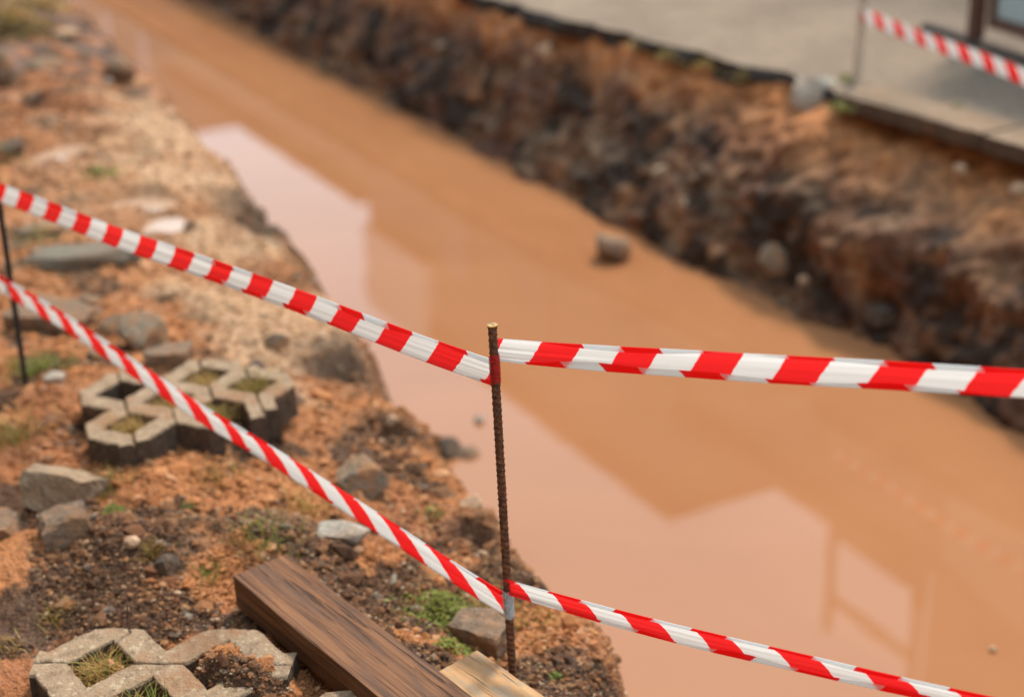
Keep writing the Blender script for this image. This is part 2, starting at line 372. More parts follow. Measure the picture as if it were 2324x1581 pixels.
def scale_at(p): return np.dot(np.asarray(p) - CAMP, _F) / FPX       # metres per survey pixel

# ------------------------------------------------------------------ ground (left bank and trench bed)
def soil_color(x, y):
    s = x * TV[0] + y * TV[1]; n = x * NV[0] + y * NV[1]; e = n_crest(s) - n
    sand = np.array([0.41, 0.165, 0.060]); dark = np.array([0.046, 0.026, 0.017]); red = np.array([0.30, 0.115, 0.048]); pale = np.array([0.60, 0.40, 0.245])
    c = np.ones((len(x), 3)) * sand
    def mixc(c, q, w): return c * (1 - w[:, None]) + q * w[:, None]
    c = mixc(c, red, sstep(-0.1, 0.5, fbm(x, y, sc=0.5, oc=3, seed=12)) * 0.75)
    c = mixc(c, red, sstep(4.6, 6.5, y) * 0.6)
    humus = 1.15 * fbm(x, y, sc=0.24, oc=5, gain=0.62, seed=14)
    bias = -0.22 + 0.56 * sstep(3.05, 2.55, y) + 0.62 * sstep(-1.7, -2.3, x) * sstep(6.2, 7.6, y)
    c = mixc(c, dark, sstep(-0.08, 0.22, humus + bias) * 0.92)
    pl = fbm(x, y, sc=0.45, oc=3, seed=15) * 0.5 + 0.62 * np.exp(-((e - 0.22) / 0.34) ** 2) * sstep(2.9, 4.0, y) * sstep(8.2, 6.2, y) - 0.28
    c = mixc(c, pale, sstep(0.0, 0.4, pl) * 0.85)
    # the pale sandy patch left of the water
    pp = atz(420, 380, -0.1); c = mixc(c, pale, np.exp(-(((x - pp[0]) / 0.5) ** 2 + ((y - pp[1]) / 1.1) ** 2)) * 0.6)
    for (hx, hy, hr, hd) in HOLLOWS: c = mixc(c, np.array([0.07, 0.045, 0.032]), np.exp(-(((x - hx) ** 2 + (y - hy) ** 2) / (hr * 1.7) ** 2) ** 2) * 0.85)  # hollows tinted darker: dark soil with the shade of the recess painted in
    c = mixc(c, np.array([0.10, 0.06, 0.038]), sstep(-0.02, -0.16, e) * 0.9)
    return c
ang = np.concatenate([np.linspace(-math.pi, -0.62, 40)[:-1], np.linspace(-0.62, -0.44, 26)[:-1], np.linspace(-0.44, 0.40, 400)[:-1], np.linspace(0.40, math.pi, 60)])
rad = np.concatenate([np.linspace(0.05, 1.55, 14)[:-1], np.exp(np.linspace(math.log(1.55), math.log(11), 860))[:-1], np.exp(np.linspace(math.log(11), math.log(420), 90))])
A_, R_ = np.meshgrid(ang, rad)
GX = (R_ * np.sin(A_)).ravel(); GY = (R_ * np.cos(A_)).ravel()
GZ = ground_z(GX, GY, True)
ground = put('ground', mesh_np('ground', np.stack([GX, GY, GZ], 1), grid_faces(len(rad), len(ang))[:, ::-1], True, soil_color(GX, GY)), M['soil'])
tag(ground, 'rough orange brown excavated soil on the bank of the trench', kind='structure')

# ------------------------------------------------------------------ right wall of the trench
ss = np.concatenate([np.linspace(-40, -14, 40)[:-1], np.linspace(-14, -1.5, 900), np.linspace(-1.5, 6, 60)[1:]])
ww = np.linspace(0, 1, 90)
Sg, Wg = np.meshgrid(ss, ww, indexing='ij')
nf, ne = n_foot(Sg), n_edge(Sg)
zb = -1.22
prof = Wg ** 1.15
k0 = (WATER_Z - zb) / (-0.04 - zb)
nn = nf + (ne - nf) * np.clip((Wg - k0) / (1 - k0), 0, 1) ** 1.1 - 0.25 * np.clip((k0 - Wg) / k0, 0, 1)
# lower bench of fallen soil under the kerb slabs
right_part = sstep(-6.2, -4.6, Sg)
nn = nn - 0.16 * right_part * np.exp(-((Wg - 0.72) / 0.20) ** 2)
zz = zb + (-0.04 - zb) * Wg
X0 = Sg * TV[0] + nn * NV[0]; Y0 = Sg * TV[1] + nn * NV[1]
d1 = fbm(X0, Y0, zz, sc=0.42, oc=3, seed=21); d2 = 1 - 2 * np.abs(fbm(X0, Y0, zz, sc=0.26, oc=4, gain=0.45, seed=22))
d3 = fbm(X0, Y0, zz, sc=0.06, oc=3, seed=23)
amp = np.sin(np.clip(Wg, 0, 1) * math.pi) ** 0.4 * (Wg < 0.995)
dsp = amp * (0.075 * d1 + 0.036 * d2 + 0.020 * d3)
nrm = np.array([-0.80 * NV[0], -0.80 * NV[1], 0.60])
kz = sstep(float((atz(1900, 212, 0)[:2]) @ TV), float((atz(1950, 220, 0)[:2]) @ TV), Sg)
X1, Y1, Z1 = X0 + dsp * nrm[0] + kz * Wg ** 6 * 0.25 * NV[0], Y0 + dsp * nrm[1] + kz * Wg ** 6 * 0.25 * NV[1], np.minimum(zz + dsp * nrm[2], -0.035 - 0.05 * kz)
x_, y_, z_ = X1.ravel(), Y1.ravel(), Z1.ravel()
def wall_color(x, y, z, s):
    br = np.array([0.125, 0.060, 0.031]); dk = np.array([0.022, 0.0135, 0.009]); gr = np.array([0.125, 0.094, 0.062]); og = np.array([0.42, 0.165, 0.055]); mv = np.array([0.100, 0.046, 0.028]); tn = np.array([0.25, 0.135, 0.068])
    c = np.ones((len(x), 3)) * br
    def mx(c, q, w): return c * (1 - w[:, None]) + q * w[:, None]
    c = mx(c, mv, sstep(-0.1, 0.4, fbm(x, y, z, sc=0.5, oc=3, seed=40)))
    c = mx(c, tn, sstep(0.10, 0.55, fbm(x, y, z, sc=0.22, oc=4, seed=41)) * 0.8)
    c = mx(c, gr, sstep(-0.1, 0.4, fbm(x, y, z, sc=0.4, oc=3, seed=42) - 0.9 * (z + 0.66)) * 0.6)
    c = mx(c, dk, sstep(0.0, 0.35, fbm(x, y, z, sc=0.26, oc=4, seed=43)) * 0.9)
    top = sstep(-0.34, -0.08, z + 0.09 * fbm(x, y, z, sc=0.3, oc=3, seed=44))
    c = mx(c, og, top * 0.8)
    rt = sstep(-5.6, -3.9, s) * sstep(-0.42, -0.12, z + 0.15 * fbm(x, y, z, sc=0.25, oc=3, seed=45))
    c = mx(c, np.array([0.33, 0.150, 0.062]), rt * 0.32)
    return c
wall = put('trench_wall', mesh_np('trench_wall', np.stack([x_, y_, z_], 1), grid_faces(len(ss), len(ww)), True, wall_color(x_, y_, z_, Sg.ravel())), M['wallsoil'])
tag(wall, 'dark lumpy cut earth wall below the pavement', kind='structure')

# ------------------------------------------------------------------ water, pavement
def strip_sheet(name, sarr, nlo, nhi, z, cols=2, wig=None):
    P = []
    for s_, a, b in zip(sarr, nlo, nhi):
        for k in range(cols):
            n_ = a + (b - a) * k / (cols - 1); P.append((s_ * TV[0] + n_ * NV[0], s_ * TV[1] + n_ * NV[1], z))
    return mesh_np(name, np.array(P), grid_faces(len(sarr), cols), False)
sw = np.linspace(-38, 5.5, 120)
tag(put('water', strip_sheet('water', sw, n_crest(sw) - 0.1, n_foot(sw) + 0.3, WATER_Z), M['water']), 'muddy orange brown water filling the trench', kind='structure')
sp_ = np.concatenate([np.linspace(-200, -14, 12)[:-1], np.linspace(-14, 0, 240), np.linspace(0, 60, 8)[1:]])
KERB_S0 = float((atz(1922, 212, 0)[:2]) @ TV)
def pave_edge(s): return n_edge(s) - 0.05 + 0.06 * fbm(s, s * 0, sc=0.30, oc=5, seed=50) * (s < KERB_S0) + 0.25 * (s >= KERB_S0)
tag(put('pavement', strip_sheet('pavement', sp_, pave_edge(sp_), pave_edge(sp_) * 0 + 220, 0.0), M['pavement']), 'worn tan asphalt pavement behind the trench', kind='structure')
# broken asphalt layer that shows at the cut edge
ks = np.linspace(-14, KERB_S0, 260); T_ = 0.10
pe = pave_edge(ks); prof_k = [(-0.004, -0.003), (-0.010, -0.03), (0.012, -T_), (0.10, -T_ - 0.01)]
P = []
for s_, n0 in zip(ks, pe):
    for k, (dn, dz) in enumerate(prof_k):
        j = (0.035 * noise3(np.array([s_ * 6.0]), np.array([k * 1.3]), np.array([0.5]))[0] + 0.02 * noise3(np.array([s_ * 19.0]), np.array([k * 3.3]), np.array([0.5]))[0]) * (k in (1, 2)); dz = dz + j * 0.6
        n_ = n0 + dn + j; P.append((s_ * TV[0] + n_ * NV[0], s_ * TV[1] + n_ * NV[1], dz))
lay = put('asphalt_layer', mesh_np('asphalt_layer', np.array(P), grid_faces(len(ks), 4), False), M['asphalt'])
tag(lay, 'dark broken edge of the asphalt pavement', kind='structure')

def wall_pt(px, py, out=0.0):
    """point of the right wall under a pixel (nominal profile without lumps)"""
    d = ray(px, py); best = None
    for t in np.linspace(3.5, 13, 1900):
        p = CAMP + d * t; s_ = p[:2] @ TV; n_ = p[:2] @ NV
        w = (p[2] - WATER_Z) / (-0.04 - WATER_Z)
        if n_ >= n_foot(s_) + (n_edge(s_) - n_foot(s_)) * max(0, min(1, w)) or p[2] < WATER_Z:
            best = p; break
    return best - d * out

# ------------------------------------------------------------------ stones
def rock_mesh(name, size, seed, planes=9, rough=0.05, sub=3, flat=0.75):
    r = np.random.default_rng(seed); bm = bmesh.new(); bmesh.ops.create_icosphere(bm, subdivisions=sub, radius=1.0)
    P = np.array([v.co[:] for v in bm.verts])
    for _ in range(planes):
        n = r.normal(size=3); n /= np.linalg.norm(n); d = r.uniform(flat - 0.2, flat + 0.12)
        h = P @ n; k = h > d; P[k] -= np.outer((h[k] - d) * 0.96, n)
    P += rough * np.stack([fbm(P[:, 0], P[:, 1], P[:, 2], sc=0.5, oc=3, seed=seed * 1.7 + i * 7) for i in range(3)], 1)
    P /= np.abs(P).max(0); P *= np.array(size) * 0.5
    for v, q in zip(bm.verts, P): v.co = Vector(q)
    me = bpy.data.meshes.new(name); bm.to_mesh(me); bm.free()
    me.polygons.foreach_set('use_smooth', np.full(len(me.polygons), planes < 5)); return me
def block_mesh(name, size, seed, rough=0.10, chip=3):
    r = np.random.default_rng(seed); bm = bmesh.new(); bmesh.ops.create_cube(bm, size=2.0)
    bmesh.ops.subdivide_edges(bm, edges=bm.edges[:], cuts=7, use_grid_fill=True)
    P = np.array([v.co[:] for v in bm.verts])
    for _ in range(chip + 6):
        n = np.sign(r.normal(size=3)) * r.uniform(0.2, 1, 3); n /= np.linalg.norm(n); d = r.uniform(1.12, 1.42)
        h = P @ n; k = h > d; P[k] -= np.outer(h[k] - d, n)
    P += rough * np.stack([fbm(P[:, 0], P[:, 1], P[:, 2], sc=0.7, oc=4, seed=seed * 2.3 + i * 5) for i in range(3)], 1)
    P[:, 0] += P[:, 1] * r.uniform(-0.15, 0.15); P *= np.array(size) * 0.5
    for v, q in zip(bm.verts, P): v.co = Vector(q)
    me = bpy.data.meshes.new(name); bm.to_mesh(me); bm.free(); return me
def stone(name, px, py, wpx, hm, dm, mat, label, cat='stone', seed=1, rz=0.0, kind='rock', sink=0.3, tilt=(0, 0), group='loose stones on the bank', pt=None):
    """wpx: width in survey pixels at that place; hm, dm: height and depth in metres"""
    p = on(px, py) if pt is None else np.array(pt); w = wpx * scale_at(p)
    me = rock_mesh(name, (w, dm, hm), seed) if kind == 'rock' else block_mesh(name, (w, dm, hm), seed)
    o = put(name, me, M[mat], loc=(p[0], p[1], p[2] + hm * (0.5 - sink)), rot=(tilt[0], tilt[1], rz))
    return tag(o, label, cat, group)
ST = [
 ('stone_slab', 186, 600, 240, 0.070, 0.085, 'slab', 'long flat grey slab lying on orange soil under the upper tape', 'slab', 3, 0.05, 'block', 0.25, (0.25, -0.03)),
 ('stone_slab', 130, 745, 190, 0.085, 0.13, 'brown', 'broad flat slab behind the thin dark rod, dirt on top', 'slab', 5, -0.15, 'block', 0.15, (0.15, 0.05)),
 ('stone', 195, 700, 66, 0.055, 0.07, 'grey', 'small grey stone between the long slab and the broad slab', 'stone', 7, 0.2, 'rock', 0.25, (0, 0)),
 ('concrete_chunk', 325, 780, 120, 0.13, 0.15, 'grey', 'rough angular concrete chunk just behind the far pavers, under the lower tape', 'rubble', 9, 0.4, 'rock', 0.3, (0.2, 0.1)),
 ('concrete_chunk', 270, 748, 110, 0.09, 0.12, 'grey', 'crumbling grey chunk beside the angular concrete chunk', 'rubble', 11, -0.3, 'rock', 0.35, (0, 0)),
 ('stone', 384, 822, 100, 0.06, 0.08, 'brown', 'brown oblong stone touching the back of the far pavers', 'stone', 13, 0.12, 'block', 0.3, (0, 0)),
 ('stone', 632, 790, 64, 0.075, 0.08, 'grey', 'grey pointed stone near the bank edge behind the far pavers', 'stone', 15, 0.6, 'rock', 0.3, (0, 0.2)),
 ('stone', 585, 842, 58, 0.05, 0.06, 'dark', 'dark purple brown stone by the far corner of the pavers', 'stone', 17, 0.3, 'rock', 0.3, (0, 0)),
 ('stone', 530, 838, 50, 0.035, 0.05, 'tan', 'small tan stone beside the dark purple brown stone', 'stone', 18, 0.3, 'rock', 0.3, (0, 0)),
 ('concrete_block', 145, 1130, 145, 0.09, 0.12, 'concrete', 'broken concrete paver piece left of the far pavers, soil caked in its hollow', 'rubble', 19, -0.35, 'block', 0.3, (-0.45, 0.15)),
 ('concrete_block', 152, 1215, 108, 0.08, 0.09, 'brown', 'brown cube shaped concrete lump in front of the broken paver piece', 'rubble', 21, 0.45, 'block', 0.25, (-0.15, -0.1)),
 ('brick_piece', 8, 1215, 75, 0.07, 0.09, 'brown', 'reddish brown brick piece beside the brown cube shaped lump', 'rubble', 23, 0.2, 'block', 0.35, (0.1, 0)),
 ('stone', 822, 1105, 88, 0.085, 0.09, 'grey', 'grey wedge stone with a lit sloping top above the lower tape', 'stone', 25, 0.5, 'block', 0.2, (-0.3, -0.55)),
 ('stone', 776, 1222, 125, 0.058, 0.08, 'pale', 'pale speckled stone by the head of the dark beam', 'stone', 27, -0.1, 'rock', 0.25, (0, 0)),
 ('concrete_block', 1098, 1455, 125, 0.085, 0.09, 'brown', 'brown block fragment against the foot of the rusty rod', 'rubble', 29, -0.55, 'block', 0.3, (0.1, 0.05)),
 ('boulder', 274, 180, 78, 0.17, 0.20, 'grey', 'rounded grey boulder on the bank edge at the upper end of the water', 'boulder', 31, 0.2, 'rock', 0.2, (0, 0.25)),
 ('stone', 105, 160, 100, 0.10, 0.16, 'grey', 'grey stone lying inland of the rounded boulder', 'stone', 33, 0.0, 'rock', 0.3, (0, 0)),
 ('boulder', 5, 185, 62, 0.22, 0.20, 'grey', 'blue grey boulder cut by the picture edge', 'boulder', 35, 0.3, 'rock', 0.2, (0, 0)),
 ('stone', 150, 85, 60, 0.08, 0.14, 'tan', 'tan stone above the grey stones near the weeds', 'stone', 37, 0.3, 'rock', 0.3, (0, 0)),
 ('stone', 245, 190, 24, 0.04, 0.05, 'pale', 'tiny whitish pebble beside the rounded boulder', 'stone', 39, 0.3, 'rock', 0.3, (0, 0)),
 ('stone', 30, 345, 70, 0.07, 0.12, 'dark', 'dark grey stone beside the pale puddle', 'stone', 41, 0.2, 'rock', 0.3, (0, 0)),
 ('stone', 90, 520, 110, 0.035, 0.12, 'grey', 'low grey stone half sunk behind the upper tape', 'stone', 43, 0.2, 'rock', 0.45, (0, 0)),
 ('stone', 436, 517, 34, 0.04, 0.05, 'grey', 'small round grey stone alone on the pale sand', 'stone', 47, 0.2, 'rock', 0.3, (0, 0)),
 ('stone', 130, 860, 60, 0.03, 0.06, 'pale', 'light flat stone near the foot of the thin dark rod', 'stone', 49, 0.2, 'rock', 0.35, (0, 0)),
 ('stone', 212, 815, 34, 0.04, 0.04, 'grey', 'small grey stone left of the far pavers', 'stone', 51, 0.2, 'rock', 0.3, (0, 0)),
 ('pebble', 680, 915, 30, 0.04, 0.03, 'tan', 'cream pebble standing beside the right end of the far pavers', 'pebble', 53, 0.2, 'rock', 0.3, (0, 0)),
 ('pebble', 890, 950, 34, 0.035, 0.04, 'tan', 'cream pebble on the bank edge below the upper tape', 'pebble', 55, 0.2, 'rock', 0.3, (0, 0)),
 ('pebble', 805, 1045, 26, 0.025, 0.03, 'tan', 'small cream pebble behind the grey wedge stone', 'pebble', 57, 0.2, 'rock', 0.3, (0, 0)),
 ('stone', 1070, 1150, 60, 0.05, 0.06, 'tan', 'tan lump on the bank edge left of the rusty rod', 'stone', 59, 0.2, 'rock', 0.35, (0, 0)),
 ('stone', 855, 1365, 34, 0.03, 0.03, 'grey', 'small upright grey stone beside the dark beam', 'stone', 61, 0.2, 'rock', 0.25, (0, 0.2)),
 ('stone', 950, 1385, 40, 0.02, 0.03, 'grey', 'small grey flake between beam and rusty rod', 'stone', 63, 0.2, 'rock', 0.3, (0, 0)),
 ('clod', 378, 1293, 70, 0.045, 0.05, 'dark', 'dark clod of earth in the middle of the near soil', 'clod', 65, 0.2, 'rock', 0.25, (0, 0)),
 ('stone', 442, 1185, 38, 0.016, 0.03, 'grey', 'thin grey chip on the soil left of the beam', 'stone', 67, 0.1, 'rock', 0.2, (0, 0)),
 ('clod', 300, 1235, 40, 0.03, 0.04, 'tan', 'pale brown clod above the near pavers', 'clod', 69, 0.1, 'rock', 0.2, (0, 0)),
 ('stone', 650, 470, 58, 0.16, 0.12, 'dark', 'dark lump of earth hanging on the bank edge by the pale reflection', 'clod', 71, 0.3, 'rock', 0.5, (0, 0)),
]
for nm, a, b, w, hm, dm, mt, lb, ct, sd, rz, kd, sk_, tl in ST:
    stone(nm, a, b, w, hm, dm, mt, lb, ct, sd, rz, kd, sk_, tl)
def wstone(name, px, py, wpx, h, dpt, mat, label, seed, cat='stone', pt=None, group='stones in the trench', sink=0.5):
    p = wall_pt(px, py) if pt is None else pt
    stone(name, px, py, wpx, h, dpt, mat, label, cat, seed, 0.3, 'rock', sink, (0.2, 0.2), group, pt=p)
wstone('boulder', 1383, 575, 86, 0.19, 0.20, 'brown', 'brown rock standing in the water near the cut wall', 152, 'boulder', atz(1385, 585, WATER_Z), sink=0.25)
wstone('boulder', 1005, 1015, 75, 0.10, 0.14, 'dark', 'dark rock breaking the water left of the rusty rod', 103, 'boulder', atz(1010, 1025, WATER_Z), sink=0.35)
wstone('stone', 1065, 1035, 70, 0.06, 0.10, 'brown', 'low brown rock beside the dark rock in the water', 105, 'stone', atz(1060, 1030, WATER_Z), sink=0.5)
wstone('pebble', 1088, 958, 22, 0.04, 0.04, 'pale', 'small white speck afloat beside the rusty rod', 107, 'pebble', atz(1088, 958, WATER_Z), sink=0.3)
wstone('pebble', 2251, 1475, 19, 0.022, 0.022, 'tan', 'tiny tan speck afloat near the lower tape at the corner', 109, 'pebble', atz(2251, 1475, WATER_Z), sink=0.3)
wstone('boulder', 1850, 228, 150, 0.24, 0.26, 'pale', 'pale grey boulder wedged at the end of the kerb slabs', 111, 'boulder', sink=0.45)
for px, py, w, mt, lb, sd in [(1778, 412, 36, 'tan', 'cream stone high in the dark wall below the pale boulder', 121), (1826, 637, 34, 'tan', 'cream stone low in the dark wall near the water', 123),
        (2178, 388, 40, 'tan', 'tan stone under the kerb slab in the orange soil', 125), (2185, 590, 40, 'tan', 'tan stone in the wall under the orange slope', 127), (2080, 575, 46, 'tan', 'cream stone beside a second one in the wall', 129),
        (1600, 470, 130, 'grey', 'broad grey rock at the foot of the wall behind the water rock', 131), (1770, 590, 120, 'grey', 'grey rock face in the wall near the low cream stone', 133),
        (1520, 395, 100, 'grey', 'dull grey rock in the middle of the dark wall', 135), (1240, 120, 50, 'tan', 'tan lump high in the wall under the pavement', 137), (1005, 110, 44, 'brown', 'brown stone in the far dark wall', 139),
        (2310, 430, 50, 'tan', 'cream stone in the orange slope at the picture edge', 141), (1340, 310, 46, 'grey', 'small grey stone in the far wall above the water', 143), (2000, 720, 90, 'dark', 'wet dark rock at the waterline of the wall', 145), (1115, 95, 60, 'brown', 'brown lump below the far pavement edge', 147), (2090, 770, 80, 'grey', 'wet grey rock at the waterline beside the dark one', 149)]:
    p = wall_pt(px, py, 0.03 if w < 60 else -0.03); k = scale_at(p); wstone('stone', px, py, w, w * k * 0.8, w * k * 0.9, mt, lb, sd, pt=p)

# ------------------------------------------------------------------ loose gravel and rubble (nobody could count it)
ico = bmesh.new(); bmesh.ops.create_icosphere(ico, subdivisions=1, radius=1.0)
IV = np.array([v.co[:] for v in ico.verts]); IF = np.array([[v.index for v in f.verts] for f in ico.faces]); ico.free()
def scatter(name, pts, size, cols, mat, label, cat, seed=0, squash=0.65):
    r = np.random.default_rng(seed); n = len(pts); k = len(IV)
    V = IV[None] * (1 + r.uniform(-0.35, 0.25, (n, k, 1))) * (np.stack([r.uniform(0.7, 1.3, n), r.uniform(0.7, 1.3, n), r.uniform(squash - 0.2, squash + 0.2, n)], 1))[:, None, :]
    a = r.uniform(0, 6.28, n); b = r.uniform(-0.6, 0.6, n)
    ca, sa, cb, sb = np.cos(a)[:, None], np.sin(a)[:, None], np.cos(b)[:, None], np.sin(b)[:, None]
    x, y, z = V[..., 0], V[..., 1], V[..., 2]; y, z = y * cb - z * sb, y * sb + z * cb; x, y = x * ca - y * sa, x * sa + y * ca
    V = np.stack([x, y, z], -1) * size[:, None, None] + pts[:, None, :]
    Fc = (IF[None] + (np.arange(n) * k)[:, None, None]).reshape(-1, 3)
    o = put(name, mesh_np(name, V.reshape(-1, 3), Fc, False, np.repeat(cols, k, 0)), mat)
    return tag(o, label, cat, kind='stuff')
def bank_points(n, px0, px1, py0, py1, seed):
    r = np.random.default_rng(seed); out = []
    a = atz(px0, py1, 0); P = []
    d = []
    while len(P) < n:
        y = np.exp(r.uniform(math.log(atz(CX, py1, 0)[1]), math.log(atz(CX, py0, 0)[1]), n * 2))
        xs = r.uniform(-0.40, 0.17, n * 2) * y
        s_ = xs * TV[0] + y * TV[1]; e = n_crest(s_) - (xs * NV[0] + y * NV[1]); k = e > -0.12
        P += list(zip(xs[k], y[k]))
    return np.array(P[:n])
GPAL = np.array([[0.42, 0.21, 0.10], [0.50, 0.29, 0.15], [0.30, 0.125, 0.055], [0.58, 0.42, 0.28], [0.20, 0.09, 0.045], [0.07, 0.038, 0.024], [0.34, 0.29, 0.23], [0.46, 0.23, 0.10]])
q = bank_points(48000, 0, 1400, 150, 1600, 3)
size = np.clip(rng.lognormal(-6.0, 0.48, len(q)), 0.001, 0.010) * (0.55 + 0.28 * q[:, 1])
gzv = ground_z(q[:, 0], q[:, 1], True) + size * 0.2
base = soil_color(q[:, 0], q[:, 1])
pal = GPAL[rng.choice(len(GPAL), len(q), p=[.2, .13, .18, .07, .14, .14, .05, .09])]
mixw = rng.uniform(0.1, 0.75, (len(q), 1)); gc = base * (1 - mixw) + pal * mixw
scatter('gravel', np.stack([q[:, 0], q[:, 1], gzv], 1), size, gc, M['gravel'], 'loose gravel and crumbs of soil strewn over the bank', 'gravel', 5)
# coarse clods, darker and bigger, mostly in the near soil
q = bank_points(3000, 0, 1400, 250, 1600, 9); size = np.clip(rng.lognormal(-4.75, 0.40, len(q)), 0.004, 0.024) * (0.6 + 0.22 * q[:, 1])
pal = GPAL[rng.choice(len(GPAL), len(q), p=[.2, .1, .2, .05, .2, .2, .05, 0])]; base = soil_color(q[:, 0], q[:, 1]); gc = base * 0.7 + pal * 0.3
scatter('soil_clods', np.stack([q[:, 0], q[:, 1], ground_z(q[:, 0], q[:, 1], True) - size * 0.1], 1), size, gc, M['gravel'], 'crumbly clods of earth scattered over the bank', 'soil', 15, 0.7)
# rubble stuck in the right wall
vi = rng.choice(np.where((Z1.ravel() > WATER_Z - 0.02) & (Sg.ravel() > -13) & (Sg.ravel() < -1.6))[0], 420, replace=False)
wp = np.stack([x_[vi], y_[vi], z_[vi]], 1); size = np.clip(rng.lognormal(-4.1, 0.45, len(vi)), 0.008, 0.05)
WPAL = np.array([[0.10, 0.06, 0.04], [0.05, 0.035, 0.028], [0.16, 0.13, 0.10], [0.22, 0.12, 0.07], [0.30, 0.20, 0.13], [0.13, 0.075, 0.058]])
wc = wall_color(x_[vi], y_[vi], z_[vi], Sg.ravel()[vi]) * 0.8 + 0.22 * WPAL[rng.choice(6, len(vi), p=[.28, .22, .14, .14, .06, .16])]
scatter('rubble', wp, size, wc, M['rubble'], 'small stones and lumps stuck in the cut earth wall', 'rubble', 25, 0.8)

# puddles
for i, (p, rx, ry) in enumerate(PUD):
    a = np.linspace(0, 2 * math.pi, 40, endpoint=False)
    r = 1.0 + 0.22 * fbm(np.cos(a) * 1.3, np.sin(a) * 1.3, sc=1.0, oc=3, seed=60 + i)
    V = np.concatenate([[[p[0], p[1], -0.043]], np.stack([p[0] + rx * r * np.cos(a), p[1] + ry * r * np.sin(a), 0 * a - 0.043], 1)])
    Fp = np.stack([np.zeros(40, int), 1 + np.arange(40), 1 + (np.arange(40) + 1) % 40], 1)
    tag(put('puddle', mesh_np('puddle', V, Fp, False), M['puddle']), 'shallow pale puddle on the orange soil', kind='structure')

# ------------------------------------------------------------------ grass pavers (zigzag concrete blocks around diamond holes)
PQ, PP, PXX, PHH, PH = 0.105, 0.200, 0.0575, 0.0425, 0.085
def zig_mesh(name, k, b0, b1, h=PH, seed=0, gap=0.0022):
    bs = np.unique(np.concatenate([np.arange(b0, b1, 0.004), [b1], np.arange(-4, 9) * PP / 2]))
    bs = bs[(bs >= b0) & (bs <= b1)]
    bt = np.clip(bs, math.ceil(b0 / (PP / 2)) * PP / 2, math.floor(b1 / (PP / 2)) * PP / 2)      # straight ends past the last tip
    tri = 1 - 4 * np.abs(((bt / PP + 0.5) % 1.0) - 0.5)
    c = PXX * tri * (1 if k % 2 == 0 else -1)
    lo = np.maximum(c - PHH, -PQ / 2 + gap); hi = np.minimum(c + PHH, PQ / 2 - gap)
    rows = []
    ins = np.minimum(np.minimum(bs - b0, b1 - bs) * 0 + 0.004, 0.004)
    for b, l, u_ in zip(bs, lo, hi):
        rows.append([(l - 0.003, b, 0), (l, b, h - 0.005), (l + 0.0022, b, h - 0.0012), (l + 0.005, b, h)] + [(l + (u_ - l) * t, b, h) for t in (0.3, 0.5, 0.7)] + [(u_ - 0.005, b, h), (u_ - 0.0022, b, h - 0.0012), (u_, b, h - 0.005), (u_ + 0.003, b, 0)])
    V = np.array(rows); nr, nc = V.shape[:2]; V = V.reshape(-1, 3)
    V[:, 1] += 0.0  # ends get their worn edge from the noise below
    w = np.stack([fbm(V[:, 0] + seed, V[:, 1], V[:, 2], sc=0.03, oc=3, seed=70 + i) for i in range(3)], 1) * np.array([0.0022, 0.0022, 0.0016])
    V = V + w
    Fq = [tuple(f) for f in grid_faces(nr, nc)]
    me = bpy.data.meshes.new(name); me.from_pydata([tuple(v) for v in V], [], Fq + [tuple(range(nc))[::-1], tuple((nr - 1) * nc + j for j in range(nc))]); me.update()
    bm = bmesh.new(); bm.from_mesh(me); bmesh.ops.recalc_face_normals(bm, faces=bm.faces[:]); bm.to_mesh(me); bm.free()
    return me
def paver_field(org, rz, strips, group, tilt=(0, 0), k_=1.0):
    """org: world point of lattice origin (a=0,b=0) at the underside; a axis = local X, b axis = local Y"""
    Mx = Matrix.Translation(Vector(org)) @ Matrix.Rotation(rz, 4, 'Z') @ Matrix.Rotation(tilt[0], 4, 'X') @ Matrix.Rotation(tilt[1], 4, 'Y') @ Matrix.Scale(k_, 4)
    for k, b0, b1, lab, dz in strips:
        o = put('grass_paver', zig_mesh('grass_paver', k, b0, b1, seed=k * 3.1 + org[0]), M['concrete'])
        o.data.materials.append(M['shaded_side'])          # side faces darker: earth tone with their shade painted in
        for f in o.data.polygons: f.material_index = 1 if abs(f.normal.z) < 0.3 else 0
        o.matrix_world = Mx @ Matrix.Translation(Vector(((k + 0.5) * PQ, 0, dz))); tag(o, lab, 'paver', group)
    return Mx
# far field: strips run in depth; b axis points towards the camera
c1 = atz(276, 886, 0.06)
bdir = np.array([0.068, -0.199]); bdir /= np.linalg.norm(bdir)
# local Y -> b axis, local X -> a axis = b rotated by +90 degrees gives (0.86,.5)
rzf = math.atan2(-bdir[0], bdir[1])
# a axis must point to the right: local X of that rotation points left, so strips are counted with negative k
zf = c1[2] - PH
FARM = paver_field((c1[0], c1[1], zf), rzf, [(0, -0.12, 0.315, 'zigzag concrete paver on the left end of the far paver group', 0.0), (-1, -0.12, 0.31, 'second zigzag paver from the left in the far group', 0.004),
    (-2, -0.115, 0.305, 'middle zigzag paver of the far group under the lower tape', 0.001), (-3, -0.10, 0.30, 'zigzag paver second from the bank edge in the far group', 0.004), (-4, -0.02, 0.26, 'zigzag paver of the far group nearest the water', 0.0)], 'grass pavers of the far group')
